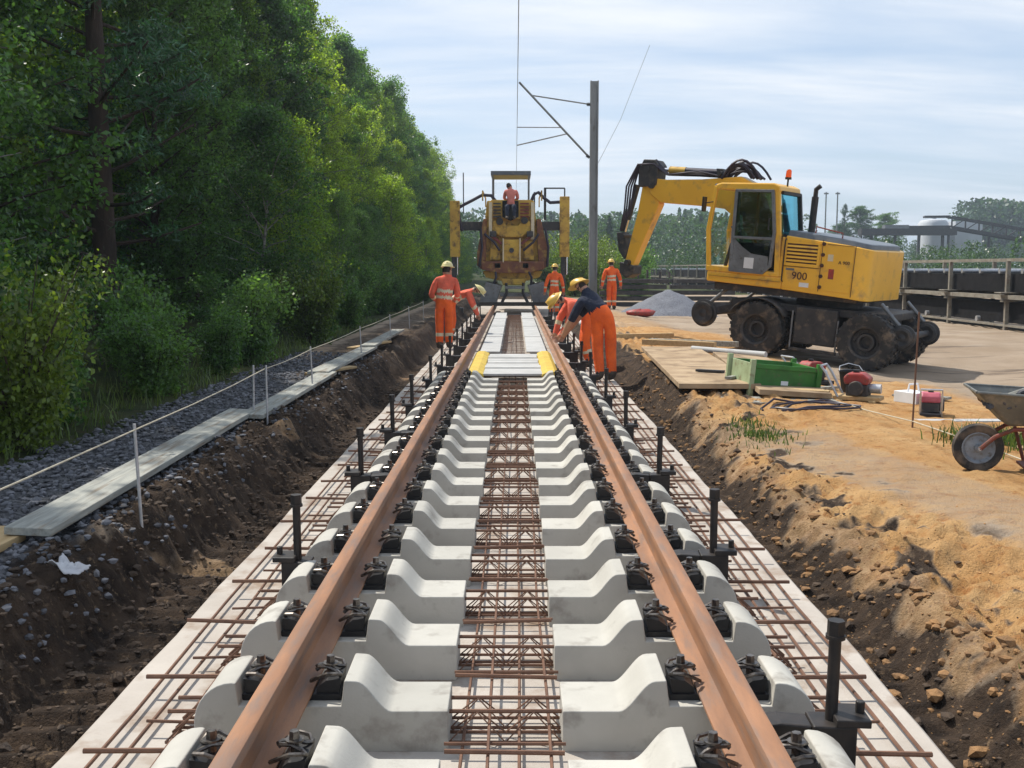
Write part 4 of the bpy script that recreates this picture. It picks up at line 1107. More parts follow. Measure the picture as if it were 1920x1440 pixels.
# ------------------------------------------------------------------ rail-borne work machine straddling the track
KY = 39.0; ks = 50.7
def K(px, py, y=KY):
    s = 50.7 * KY / y
    return Vector(((px - 966) / s + 0.02, y, 1.68 + (503 - py) / s))
wm = empty('track_laying_machine', (0, KY, 0.36))
tag(wm, 'worn yellow and red rail-borne work machine with open canopy straddling the far track', 'rail machine')
oz0 = K(0, 378).z
def fr(poly, y0, y1, name, mt, bevel=0.02, smooth=None):
    m = MB(); m.prism([(K(a, b).x, K(a, b).z) for a, b in poly], y0, y1, lambda u, v, w: (u, w, v)); return part(m, name, mt, wm, smooth, bevel)
fr([(914, 378), (1002, 378), (1008, 440), (1012, 492), (904, 492), (908, 440)], KY + 0.3, KY + 6.0, 'body_shell', M['yellow_old'], 0.05)
fr([(896, 474), (908, 412), (914, 412), (912, 492), (905, 505), (896, 498)], KY, KY + 6.2, 'side_skirt', M['rust_brown'])
fr([(1029, 474), (1014, 412), (1006, 412), (1010, 492), (1018, 505), (1029, 498)], KY, KY + 6.2, 'side_skirt', M['rust_brown'])
fr([(904, 490), (1020, 490), (1020, 505), (990, 512), (934, 512), (904, 505)], KY - 0.12, KY + 5.5, 'front_beam', M['rust_brown'], 0.03)
fr([(922, 377), (998, 377), (998, 406), (982, 412), (938, 412), (922, 406)], KY + 0.12, KY + 0.32, 'upper_frame', M['yellow_old'])
fr([(943, 379), (973, 379), (973, 408), (958, 416), (943, 408)], KY + 0.02, KY + 0.115, 'black_apron', M['belt'], 0.01)
for a in (918, 996):
    fr([(a, 382), (a + 6, 382), (a + 6, 450), (a, 450)], KY + 0.02, KY + 0.115, 'corner_post', M['reflect'], 0.005)
fr([(926, 415), (944, 415), (950, 424), (972, 424), (978, 415), (994, 415), (997, 432), (980, 446), (940, 446), (923, 432)], KY + 0.05, KY + 0.3, 'curved_panel', M['yellow_old'], 0.05)
fr([(944, 450), (976, 450), (976, 490), (944, 490)], KY + 0.0, KY + 0.3, 'centre_panel', M['yellow_old'], 0.03)
for a in (921, 984):
    fr([(a, 452), (a + 16, 452), (a + 18, 488), (a - 2, 488)], KY + 0.1, KY + 0.3, 'side_panel', M['yellow_old'], 0.03)
for c in ((938, 417), (984, 415)):
    p = K(*c); m = MB(); m.cyl((p.x, KY + 0.06, p.z), (p.x, KY - 0.05, p.z), 0.13, n=14); part(m, 'headlamp', M['blacksteel'], wm, 40)
p = K(960, 470); m = MB(); m.cyl((p.x, KY + 0.02, p.z), (p.x, KY - 0.12, p.z), 0.09, n=12); part(m, 'coupling_eye', M['dark_grey'], wm, 40)
for a in (944.5, 975.5):
    p, q = K(a, 448), K(a, 492); m = MB(); m.tube([(p.x, KY - 0.08, p.z), (q.x, KY - 0.10, q.z)], 0.028, 8); part(m, 'grab_rail', M['reflect'], wm, 40)
for sgn in (-1, 1):
    p, q = K(960 + sgn * 36, 444), K(960 + sgn * 18, 458)
    m = MB(); m.bar((p.x, KY - 0.02, p.z), (q.x, KY - 0.02, q.z), 0.10, 0.10, up=(0, 1, 0)); part(m, 'strut', M['red_old'], wm, None, 0.01)
fr([(906, 508), (1018, 508), (1012, 520), (990, 526), (936, 526), (912, 520)], KY + 0.2, KY + 5, 'under_frame', M['yellow_old'], 0.03)
fr([(940, 522), (988, 522), (984, 534), (944, 534)], KY + 0.0, KY + 1.5, 'hopper', M['yellow_old'], 0.03)
fr([(948, 536), (984, 536), (984, 541), (948, 541)], KY - 0.4, KY + 0.6, 'cross_tray', M['grey_steel'], 0.01)
fr([(938, 548), (994, 548), (994, 555), (938, 555)], KY - 0.2, KY + 0.6, 'lower_tray', M['grey_steel'], 0.01)
for sgn in (-1, 1):
    a, b = K(966 + sgn * 16, 530), K(966 + sgn * 24, 566)
    m = MB(); m.tube([(a.x, KY - 0.3, a.z), (K(966 + sgn * 15, 548).x, KY - 0.35, K(0, 548).z), (b.x, KY - 0.6, b.z)], 0.055, 8); part(m, 'guide_arm', M['blacksteel'], wm, 40)
    m = MB(); c = K(966 + sgn * 38, 545)
    m.prism([(K(966 + sgn * 24, 535).x, K(0, 535).z), (K(966 + sgn * 54, 528).x, K(0, 528).z), (K(966 + sgn * 66, 566).x, K(0, 566).z), (K(966 + sgn * 34, 566).x, K(0, 566).z)], KY - 0.2, KY + 2.0, lambda u, v, w: (u, w, v)); part(m, 'side_chute', M['grey_steel'], wm, None, 0.02)
m = MB(); p, q = K(896, 568), K(1036, 568); m.bar((p.x, KY - 0.7, p.z), (q.x, KY - 0.7, q.z), 0.16, 0.14); part(m, 'lower_beam', M['blacksteel'], wm, None, 0.01)
for yw in (KY + 0.9, KY + 4.6):
    for sx in (-1, 1):
        m = MB(); m.lathe([(0, -0.06), (0.44, -0.06), (0.44, -0.03), (0.40, -0.02), (0.39, 0.06), (0.2, 0.03), (0, 0.05)], (sx * 0.7535, yw, 0.75), (sx, 0, 0), 24); part(m, 'wheel', M['dark_grey'], wm, 40)
for k2 in range(5):
    p, q = K(926, 384 + k2 * 6), K(940, 384 + k2 * 6); m = MB(); m.bar((p.x, KY + 0.04, p.z), (q.x, KY + 0.04, q.z), .03, .05); part(m, 'ladder_rung', M['dark_grey'], wm)
    p, q = K(976, 384 + k2 * 6), K(992, 384 + k2 * 6); m = MB(); m.bar((p.x, KY + 0.04, p.z), (q.x, KY + 0.04, q.z), .06, .05); part(m, 'vent_slat', M['red_old'], wm)
for a, b, c, d in ((903, 430, 900, 500), (1022, 430, 1026, 500), (910, 440, 938, 470), (1010, 440, 982, 470), (930, 505, 925, 535), (990, 505, 996, 535)):
    p, q = K(a, b), K(c, d); m = MB(); m.tube([(p.x, KY - 0.05, p.z), ((p.x + q.x) / 2 + .08, KY - 0.16, (p.z + q.z) / 2), (q.x, KY - 0.05, q.z)], .045, 8); part(m, 'hydraulic_hose', M['hose'], wm, 40)
for a in (906, 1016):
    m = MB(); p, q = K(a, 378), K(a, 360)
    m.tube([(p.x, KY + .4, p.z), (q.x, KY + .4, q.z), (q.x, KY + 4.5, q.z), (p.x, KY + 4.5, p.z)], .03, 6); part(m, 'hand_rail', M['yellow_old'], wm, 40)
for a, b in ((926, 440), (994, 440), (934, 498), (986, 498)):
    p = K(a, b); m = MB(); m.box(p.x - .12, p.x + .12, KY - .12, KY + .06, p.z - .1, p.z + .1); part(m, 'valve_box', M['dark_grey'], wm, None, .015)
m = MB(); m.box(-.42, .16, KY - .14, KY + .115, oz0 - .40, oz0 - .31); part(m, 'operator_seat', M['belt'], wm, None, .02)
# canopy over the operator
fr([(921, 322), (996, 322), (996, 330), (921, 330)], KY + 0.6, KY + 2.6, 'canopy_roof', M['grey_hood'], 0.02)
for a in (924.5, 992.5):
    for yy2 in (KY + 0.65, KY + 2.5):
        p, q = K(a, 330), K(a, 378); m = MB(); m.bar((p.x, yy2, p.z), (q.x, yy2, q.z), 0.05, 0.05, up=(0, 1, 0)); part(m, 'canopy_post', M['grey_steel'], wm)
m = MB(); p, q = K(926, 336), K(991, 376); m.box(p.x, q.x, KY + 2.52, KY + 2.53, q.z, p.z); part(m, 'canopy_pane', M['glass_clear'], wm)
# gantry columns, beams, hoses
for sgn, a0, a1 in ((-1, 845, 863), (1, 1050, 1068)):
    pt, pb = K((a0 + a1) / 2, 370 if sgn > 0 else 378), K((a0 + a1) / 2, 482)
    m = MB(); m.bar((pt.x, KY + 0.5, pt.z), (pb.x, KY + 0.5, pb.z), (a1 - a0) / ks, 0.34, up=(0, 1, 0)); part(m, 'lifting_column', M['yellow_old'], wm, None, 0.02)
    m = MB(); q = K(0, 566); m.bar((pb.x - 0.04, KY + 0.5, pb.z), (pb.x - 0.04, KY + 0.5, 0.2), 0.17, 0.2, up=(0, 1, 0)); part(m, 'column_leg', M['dark_grey'], wm, None, 0.01)
    m = MB(); m.cyl((pb.x + 0.08, KY + 0.42, pb.z), (pb.x + 0.08, KY + 0.42, K(0, 515).z), 0.045, n=10); part(m, 'column_rod', M['chrome'], wm, 40)
    m = MB(); m.box(pb.x - 0.3, pb.x + 0.3, KY + 0.2, KY + 0.8, 0.02, 0.22); part(m, 'column_foot', M['dark_grey'], wm, None, 0.02)
    x0_, x1_ = K(905 if sgn < 0 else 1010, 0).x, pb.x
    m = MB(); m.box(min(x0_, x1_), max(x0_, x1_), KY + 0.55, KY + 0.9, K(0, 432).z, K(0, 416).z); part(m, 'cross_beam', M['dark_grey'], wm, None, 0.02)
for pp in ([(858, 392), (872, 384), (888, 376), (905, 367), (922, 368), (930, 378)], [(996, 380), (1002, 366), (1010, 362), (1020, 372), (1032, 381), (1050, 380)], [(860, 400), (864, 420), (868, 434)]):
    m = MB(); m.tube([(K(*p).x, KY + 0.5, K(*p).z) for p in pp], 0.06, 8); part(m, 'hydraulic_hose', M['hose'], wm, 40)
m = MB()
for p, q in (((1021, 353), (1060, 353)), ((1023, 353), (1023, 412)), ((1003, 360), (1003, 405)), ((1060, 353), (1060, 372))):
    a, b = K(*p), K(*q); m.bar((a.x, KY + 0.9, a.z), (b.x, KY + 0.9, b.z), 0.09 if p == (1023, 353) else 0.05, 0.06, up=(0, 1, 0))
part(m, 'side_frame', M['dark_grey'], wm)
m = MB(); a, b = K(870, 326), K(870, 400); m.cyl((a.x, KY + 0.5, a.z), (b.x, KY + 0.5, b.z), 0.022, n=6); part(m, 'antenna', M['blacksteel'], wm)

# ------------------------------------------------------------------ people
def closest_t(p, a, b):
    d = b - a; L = d.length_squared
    t = 0 if L < 1e-9 else max(0, min(1, (p - a).dot(d) / L))
    return (p - (a + d * t)).length, t
RAD = dict(pel=.150, belly=.140, chest=.155, neck=.062, head=.088, top=.070, shL=.082, elL=.060, wrL=.044, haL=.040, shR=.082, elR=.060, wrR=.044, haR=.040,
           hipL=.110, knL=.083, anL=.070, toL=.045, hipR=.110, knR=.083, anR=.070, toR=.045)
BONES = [('pel', 'belly'), ('belly', 'chest'), ('chest', 'neck'), ('neck', 'head'), ('head', 'top'),
         ('chest', 'shL'), ('shL', 'elL'), ('elL', 'wrL'), ('wrL', 'haL'), ('chest', 'shR'), ('shR', 'elR'), ('elR', 'wrR'), ('wrR', 'haR'),
         ('pel', 'hipL'), ('hipL', 'knL'), ('knL', 'anL'), ('anL', 'toL'), ('pel', 'hipR'), ('hipR', 'knR'), ('knR', 'anR'), ('anR', 'toR')]
def person(label, loc, J, mats, helmet=None, face=(0, 1, 0), group='track workers in orange', rule=None, fat=1.0):
    """mats: upper, lower, stripe; J: joint -> local position"""
    J = {k_: Vector(v_) for k_, v_ in J.items()}
    hd = (J['head'] - J['neck']).normalized()
    J.setdefault('top', J['head'] + hd * 0.085)
    for s_ in 'LR':
        J.setdefault('ha' + s_, J['wr' + s_] + (J['wr' + s_] - J['el' + s_]).normalized() * 0.07)
    names = list(RAD.keys()); idx = {n_: i for i, n_ in enumerate(names)}
    me = bpy.data.meshes.new('tmp'); me.from_pydata([J[n_] for n_ in names], [(idx[a], idx[b]) for a, b in BONES], [])
    t = bpy.data.objects.new('tmp', me); COL.objects.link(t)
    sk = t.modifiers.new('skin', 'SKIN'); sk.use_smooth_shade = True; sk.branch_smoothing = 0.6
    layer = me.skin_vertices[0].data if me.skin_vertices else None
    if layer is None:
        bm = bmesh.new(); bm.from_mesh(me); bm.verts.layers.skin.verify(); bm.to_mesh(me); bm.free(); layer = me.skin_vertices[0].data
    for n_ in names:
        k_ = fat if n_ not in ('neck', 'head', 'top', 'haL', 'haR', 'toL', 'toR') else 1.0
        layer[idx[n_]].radius = (RAD[n_] * k_, RAD[n_] * k_); layer[idx[n_]].use_root = (n_ == 'pel')
    sb = t.modifiers.new('sub', 'SUBSURF'); sb.levels = 3; sb.render_levels = 3
    bpy.context.view_layer.update()
    dg = bpy.context.evaluated_depsgraph_get()
    body = bpy.data.meshes.new_from_object(t.evaluated_get(dg))
    bpy.data.objects.remove(t)
    # face features and fingers joined into the same body mesh
    bm = bmesh.new(); bm.from_mesh(body)
    ex_ = MB(); fd = Vector(face).normalized(); sd_ = fd.cross(hd).normalized(); hc = J['head']
    mi_skin = 3
    ex_.ell(hc + fd * 0.088 - hd * 0.01, (0.013, 0.013, 0.022), 8, 6)
    for s_ in (-1, 1):
        ex_.ell(hc + sd_ * s_ * 0.085 - hd * 0.01, (0.014, 0.016, 0.03), 8, 6)
        ex_.ell(hc + fd * 0.076 + sd_ * s_ * 0.032 + hd * 0.02, (0.012, 0.012, 0.009), 8, 5)
    ex_.ell(hc + fd * 0.075 - hd * 0.05, (0.02, 0.012, 0.008), 8, 5)
    for s_ in 'LR':
        w0, h0 = J['wr' + s_], J['ha' + s_]; d = (h0 - w0).normalized()
        side_ = d.cross(Vector((0.3, 1, 0.2))).normalized(); nrm = d.cross(side_)
        for i, (off, ln) in enumerate(((-0.027, .062), (-0.009, .075), (0.009, .070), (0.027, .055))):
            b0 = h0 + side_ * off; ex_.tube([b0 - d * 0.02, b0 + d * ln * 0.5 + nrm * 0.006, b0 + d * ln * 0.8 + nrm * 0.025, b0 + d * ln * 0.85 + nrm * 0.045], [0.0095, 0.009, 0.008, 0.006], 6)
        b0 = w0.lerp(h0, 0.4) + side_ * -0.03; ex_.tube([b0, b0 - side_ * 0.03 + d * 0.03, b0 - side_ * 0.035 + d * 0.06 + nrm * 0.015], [0.011, 0.010, 0.007], 6)
    em = ex_.mesh('tmp', M['skin'], 60); n0 = len(bm.faces); bm.from_mesh(em)
    bm.to_mesh(body); bm.free(); bpy.data.meshes.remove(em)
    ml = [mats[0], mats[1], mats[2], M['skin'], M['boot'], M['hair']]
    body.materials.clear()
    for q in ml: body.materials.append(q)
    mi = []
    for f in body.polygons:
        if f.index >= n0: mi.append(3); continue
        best = (9, None, 0)
        for a, b in BONES:
            d_, t_ = closest_t(f.center, J[a], J[b]); d_ -= RAD[a] * (1 - t_) + RAD[b] * t_
            if d_ < best[0]: best = (d_, (a, b), t_)
        a, b = best[1]; t_ = best[2]
        if b in ('head', 'top'):
            k_ = 3
            if b == 'top' or (f.center - hc).dot(fd) < -0.02: k_ = 5
            if b == 'head' and t_ < 0.35: k_ = 3
        elif b in ('haL', 'haR'): k_ = 3
        elif b in ('toL', 'toR') or (b in ('anL', 'anR') and t_ > 0.86): k_ = 4
        elif a in ('hipL', 'hipR', 'knL', 'knR') or b in ('hipL', 'hipR'):
            k_ = 1
            if a in ('knL', 'knR') and 0.42 < t_ < 0.56: k_ = 2
        elif (a, b) == ('pel', 'belly') and t_ < 0.35: k_ = 1
        else:
            k_ = 0
            if (a, b) == ('belly', 'chest') and 0.12 < t_ < 0.40: k_ = 2
            if (a, b) == ('pel', 'belly') and 0.42 < t_ < 0.80: k_ = 2
            if a in ('elL', 'elR') and 0.2 < t_ < 0.45: k_ = 2
        if rule: k_ = rule(a, b, t_, f.center, k_)
        mi.append(k_)
    body.polygons.foreach_set('material_index', mi)
    body.polygons.foreach_set('use_smooth', [True] * len(body.polygons))
    root = empty('person', loc); tag(root, label, 'person', group)
    obj_from(body, 'body', root)
    if helmet:
        Mh = Matrix((sd_, fd, hd)).transposed(); c = hc + hd * 0.035
        m_ = MB(); m_.ell(c, (0.118, 0.142, 0.125), 20, 8, 0, Mh, 0.0, 1.0)
        br = [(0.118, 0.0), (0.145, -0.006), (0.146, 0.004), (0.118, 0.012)]
        for k_ in range(3):
            m_.bar(c + Mh @ Vector((0.03 * (k_ - 1), -0.11, 0.075)), c + Mh @ Vector((0.03 * (k_ - 1), 0.09, 0.1)), 0.012, 0.03, up=hd)
        vv_, ff_ = [], []
        for k_ in range(20):
            t_ = 2 * math.pi * k_ / 20; sx_, sy_ = math.cos(t_), math.sin(t_)
            ext = 0.018 + (0.045 if sy_ > 0.2 else 0.0) * max(0, sy_)
            for r_, z_ in ((0, 0.0), (ext, -0.008), (ext, 0.0), (0, 0.01)):
                vv_.append(c + Mh @ Vector((sx_ * (0.118 + r_), sy_ * (0.142 + r_), z_)))
        for k_ in range(20):
            for q in range(4): ff_.append((k_*4+q, ((k_+1)%20)*4+q, ((k_+1)%20)*4+(q+1)%4, k_*4+(q+1)%4))
        m_.add(vv_, ff_)
        m_.build('helmet', helmet, root, 45)
    return root
def standing(lean=(0, 0), spread=0.12, arms=((-.30, .02, 1.10), (-.33, .10, .86), (.30, .02, 1.10), (.33, .10, .86)), h=1.0, head_fw=0.03):
    lx, ly = lean
    return dict(pel=(0, 0, .95*h), belly=(lx*.3, ly*.3, 1.12*h), chest=(lx*.7, ly*.7, 1.36*h), neck=(lx*.95, ly*.95 + .01, 1.52*h), head=(lx*1.05, ly*1.05 + head_fw, 1.645*h),
        shL=(-.19 + lx*.75, ly*.75, 1.42*h), elL=arms[0], wrL=arms[1], shR=(.19 + lx*.75, ly*.75, 1.42*h), elR=arms[2], wrR=arms[3],
        hipL=(-.10, 0, .88*h), knL=(-spread*.95, .03, .50*h), anL=(-spread, 0, .09), toL=(-spread - .02, .15, .045), hipR=(.10, 0, .88*h), knR=(spread*.95, .03, .50*h), anR=(spread, 0, .09), toR=(spread + .02, .15, .045))
OR = (M['orange'], M['orange'], M['reflect']); OP = (M['orange_pale'], M['orange'], M['reflect'])
# standing at the left edge of the slab, back to the camera
person('worker in orange with pale helmet standing upright on the left slab edge', (-1.44, 22.0, 0.0), standing((0.06, .05), 0.10, ((-.27, .05, 1.12), (-.18, .26, 1.02), (.28, .08, 1.14), (.22, .30, 1.05)), 1.02), OP, M['helmet_w'], (0.25, 1, -0.1), fat=1.12)
# bent forward to the right, behind him
person('bent worker in orange with pale helmet leaning over the left rail', (-1.36, 24.6, 0.0),
    dict(pel=(-.10, 0, .92), belly=(.05, 0, 1.03), chest=(.27, 0, 1.14), neck=(.41, -.02, 1.18), head=(.53, -.03, 1.19), shL=(.30, .20, 1.13), elL=(.42, .22, .86), wrL=(.52, .14, .62), shR=(.30, -.20, 1.13), elR=(.40, -.22, .86), wrR=(.52, -.12, .62),
         hipL=(-.11, .10, .86), knL=(-.05, .13, .48), anL=(-.12, .14, .09), toL=(.03, .15, .045), hipR=(-.11, -.10, .86), knR=(-.04, -.13, .48), anR=(-.12, -.14, .09), toR=(.03, -.15, .045)), OP, M['helmet_w'], (0.6, -0.1, -0.8))
# front right worker: navy shirt, orange trousers, bent to the left
def rule_navy(a, b, t, c, k):
    if (a, b) == ('pel', 'belly'): return 1
    if b in ('elL', 'elR', 'shL', 'shR', 'chest') or (a, b) == ('chest', 'neck'): return 0
    if b in ('wrL', 'wrR'): return 3
    if k == 2: return 1
    return k
person('worker in navy shirt and orange trousers with yellow helmet bending at the right rail', (1.38, 15.7, 0.0),
    dict(pel=(-.03, 0, .93), belly=(-.09, .05, 1.07), chest=(-.22, .12, 1.24), neck=(-.30, .17, 1.36), head=(-.36, .23, 1.42), shL=(-.36, .02, 1.20), elL=(-.50, .12, .92), wrL=(-.60, .26, .70), shR=(-.12, .24, 1.26), elR=(-.36, .36, .98), wrR=(-.55, .36, .74),
         hipL=(-.12, .03, .86), knL=(-.12, .02, .48), anL=(-.08, -.05, .09), toL=(-.16, .09, .045), hipR=(.07, 0, .86), knR=(.08, .06, .48), anR=(.10, 0, .09), toR=(.06, .14, .045)), (M['navy'], M['orange'], M['reflect']), M['helmet_y'], (-.7, .6, -.5), rule=rule_navy, fat=1.05)
# second right worker, bent deeply to the left behind him
person('worker in orange jacket with yellow helmet stooping low over the right rail', (1.34, 17.9, 0.0),
    dict(pel=(-.02, .05, .93), belly=(-.14, .02, 1.03), chest=(-.34, -.04, 1.12), neck=(-.49, -.07, 1.15), head=(-.60, -.09, 1.16), shL=(-.36, -.24, 1.10), elL=(-.40, -.30, .80), wrL=(-.56, -.28, .56), shR=(-.36, .16, 1.12), elR=(-.54, .20, .84), wrR=(-.62, .14, .58),
         hipL=(-.03, -.08, .86), knL=(-.14, -.12, .47), anL=(-.04, -.14, .09), toL=(-.19, -.15, .045), hipR=(-.03, .12, .86), knR=(-.14, .16, .47), anR=(-.04, .18, .09), toR=(-.19, .19, .045)), OP, M['helmet_y'], (-.6, 0, -.8), fat=1.1)
person('distant worker in orange standing right of the machine before its leg', (1.42, 37.6, 0.0), standing((0.02, .05), .10, h=1.03), OR, M['helmet_y'], (0, 1, -.1), fat=1.1)
person('worker in full orange standing beside the overhead line mast', (3.45, 37.6, ground_z(3.45, 37.6) - 0.01), standing((-.02, .04), .09), OR, M['helmet_y'], (-.3, 1, -.1), fat=1.1)
oz = K(0, 378).z
person('seated operator in faded red top under the canopy of the rail machine', (-0.13, KY - 0.05, oz - 0.62),
    dict(pel=(0, .1, .42), belly=(0, .08, .60), chest=(.02, .12, .88), neck=(-.02, .15, 1.05), head=(-.08, .18, 1.17), shL=(-.18, .12, .96), elL=(-.24, .24, .70), wrL=(-.16, .45, .66), shR=(.20, .12, .96), elR=(.26, .26, .70), wrR=(.18, .46, .66),
         hipL=(-.10, .10, .36), knL=(-.13, -.28, .40), anL=(-.13, -.30, -.02), toL=(-.13, -.44, -.05), hipR=(.10, .10, .36), knR=(.13, -.28, .40), anR=(.13, -.30, -.02), toR=(.13, -.44, -.05)), (M['pink_fab'], M['navy'], M['pink_fab']), None, (-.3, 1, 0), rule=lambda a, b, t, c, k: 0 if k == 2 and b not in ('anL', 'anR') else (1 if k == 2 else k))

# ------------------------------------------------------------------ right side: panels, crate, tools, barrow
def slabpanel(cx, cy, w, l, rz, z, mt, label, name='formwork_panel', t=0.06, tilt=(0, 0)):
    m = MB(); m.box(-w/2, w/2, -l/2, l/2, -t/2, t/2)
    o = m.build(name, mt, None, None, 0.004); o.location = (cx, cy, z); o.rotation_euler = (tilt[0], tilt[1], rz)
    tag(o, label, 'panel', 'formwork panels on the right bank'); return o
slabpanel(2.55, 15.2, 0.95, 5.9, R(-2.5), 0.315, M['ply'], 'long sand-covered formwork panel along the right trench edge')
slabpanel(3.42, 14.5, 0.80, 5.4, R(-5), 0.275, M['ply'], 'sandy formwork panel between trench panel and excavator wheel', tilt=(0, R(3)))
slabpanel(2.98, 11.75, 1.25, 0.55, R(-8), 0.19, M['wood'], 'short weathered panel under the front of the green crate')
for i, (x0, y0, x1, y1, z, mt, lb) in enumerate(((2.35, 19.1, 3.5, 18.3, 0.36, 'wood_new', 'fresh squared timber lying behind the sandy panels'), (2.6, 20.2, 4.1, 19.3, 0.30, 'wood', 'grey timber behind the fresh timber near the front wheels'), (1.95, 21.5, 3.3, 21.9, 0.30, 'wood_new', 'pale timber lying across the bank behind the bending workers'), (3.0, 17.7, 4.0, 16.7, 0.34, 'white', 'pale pipe lying on the sandy panel by the front wheel'))):
    m = MB()
    if mt == 'white': m.cyl((x0, y0, z), (x1, y1, z - 0.02), 0.05, n=12)
    else: m.bar((x0, y0, z), (x1, y1, z), 0.12, 0.10)
    o = m.build('timber' if mt != 'white' else 'pipe', M[mt if mt != 'white' else 'white_board'], None, 40 if mt == 'white' else None, 0.006 if mt != 'white' else 0)
    tag(o, lb, 'timber' if mt != 'white' else 'pipe', 'timbers on the right bank' if mt != 'white' else None)
# green tool crate
cr = empty('tool_crate', (3.12, 12.7, 0.22), (R(1), R(5), R(9)))
tag(cr, 'open green steel tool crate standing on the right bank', 'crate')
W2, D2, H2 = 0.40, 0.36, 0.33
def crp(name, b, mt, bev=0.004):
    m = MB(); m.box(*b); return m.build(name, mt, cr, None, bev)
crp('front_wall', (-W2, W2, -D2, -D2 + .02, .03, H2), M['green']); crp('rear_wall', (-W2, W2, D2 - .02, D2, .03, H2), M['green'])
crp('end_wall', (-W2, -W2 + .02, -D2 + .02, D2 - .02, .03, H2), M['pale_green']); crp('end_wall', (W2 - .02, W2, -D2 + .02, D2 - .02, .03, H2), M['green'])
crp('floor_plate', (-W2 + .02, W2 - .02, -D2 + .02, D2 - .02, .03, .05), M['green'])
crp('front_rim', (-W2 - .004, W2 + .004, -D2 - .016, -D2 - .001, H2 - .05, H2 + .004), M['green'])
for sx in (-1, 1):
    for sy in (-1, 1):
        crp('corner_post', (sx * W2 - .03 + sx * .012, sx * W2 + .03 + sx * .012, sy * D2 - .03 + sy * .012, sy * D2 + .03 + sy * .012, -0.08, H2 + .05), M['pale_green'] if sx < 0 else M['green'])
crp('front_label', (-.04, .05, -D2 - .004, -D2 - .001, .10, .15), M['white'])
m = MB(); m.tube([(-.25, .1, .09), (.2, -.15, .13), (.28, .1, .12)], 0.03, 8); m.box(-.2, .1, -.25, -.05, .05, .18); m.build('tools_inside', M['dark_grey'], cr, None, 0.01)
# dark steel plate below and to the right of the crate
m = MB(); m.box(-.55, .55, -.28, .28, -.015, .015)
o = m.build('steel_plate', M['grey_steel'], None, None, 0.003); o.location = (3.45, 11.75, 0.155); o.rotation_euler = (R(2), R(2), R(-20)); tag(o, 'dark steel plate lying in front of the red tools', 'plate')
# petrol driven track tools
def petrol_tool(loc, rz, label, mt, base_m, s=1.0, handle=True):
    r = empty('petrol_track_tool', loc, (0, 0, rz)); tag(r, label, 'power tool'); r.scale = (s, s, s)
    m = MB(); m.box(-.26, .26, -.13, .13, .02, .07); m.box(-.22, -.14, -.16, .16, 0, .03); m.box(.14, .22, -.16, .16, 0, .03); m.build('skid_base', base_m, r, None, 0.01)
    m = MB(); m.box(-.12, .12, -.11, .11, .07, .20); m.cyl((0, -.11, .16), (0, -.17, .16), .085, n=18); m.build('engine_block', M['dark_grey'], r, 40, 0.012)
    m = MB(); m.prism([(-.14, .20), (.12, .20), (.14, .27), (.06, .33), (-.10, .33), (-.15, .28)], -.12, .12, lambda u, v, w: (u, w, v)); m.build('fuel_tank', mt, r, None, 0.02)
    m = MB(); m.cyl((-.03, 0, .33), (-.03, 0, .36), .035, n=12); m.build('tank_cap', M['blackplastic'], r, 40)
    m = MB(); m.cyl((.10, .05, .15), (.24, .05, .15), .055, n=14); m.build('silencer', M['zinc'], r, 40)
    if handle:
        m = MB(); m.tube([(-.2, -.13, .05), (-.34, -.13, .32), (-.40, -.13, .40), (-.40, .13, .40), (-.34, .13, .32), (-.2, .13, .05)], .014, 8); m.build('handle', M['zinc'], r, 40)
    return r
petrol_tool((3.80, 13.35, 0.20), R(20), 'red and black petrol tool right beside the green crate', M['red'], M['dark_grey'], 0.95)
petrol_tool((3.95, 12.0, 0.17), R(-30), 'bright red petrol tool lying on the plate before the rear wheel', M['red'], M['wood_new'], 1.0)
petrol_tool((4.42, 11.1, 0.12), R(70), 'small tool with pinkish tank standing beside the thin black stake', M['pink'], M['blackplastic'], 0.8)
m = MB(); m.box(-.12, .12, -.16, .16, 0, .12); m.tube([(-.08, 0, .12), (-.06, 0, .2), (.06, 0, .2), (.08, 0, .12)], .012, 6)
o = m.build('toolbox', M['white'], None, None, 0.01); o.location = (4.33, 11.35, 0.24); o.rotation_euler = (0, 0, R(25)); tag(o, 'small white box beside the pinkish tool', 'box')
m = MB(); m.cyl((0, 0, -.2), (.02, -.01, 1.10), .0095, n=8); o = m.build('marker_stake', M['rebar'], None, 40); o.location = (3.82, 10.0, ground_z(3.82, 10)); tag(o, 'thin dark marker stake standing in the sand before the excavator', 'stake')
m = MB(); pth = [(3.82, 10.0, 0.16), (3.6, 11.3, 0.24)]
m.tube([(4.05, 8.2, ground_z(4.05, 8.2) + .015), (3.95, 9.0, ground_z(3.95, 9) + .03), (3.82, 10.0, ground_z(3.82, 10) + .06), (3.70, 10.9, ground_z(3.7, 10.9) + .03), (3.55, 11.9, 0.22)], .006, 6); o = m.build('cord', M['rope'], None, 40); tag(o, 'pale cord on the sand running past the thin stake', 'cord')
plank((4.15, 8.85, 0.17), (6.2, 8.95, 0.12), 0.16, 0.035, M['wood_new'], 'pale board on the ground behind the wheelbarrow')['group'] = 'boards behind the wheelbarrow'
plank((4.05, 10.6, 0.14), (6.0, 10.9, 0.10), 0.16, 0.035, M['white_board'], 'whitish board on the ground near the pinkish tool')['group'] = 'boards behind the wheelbarrow'
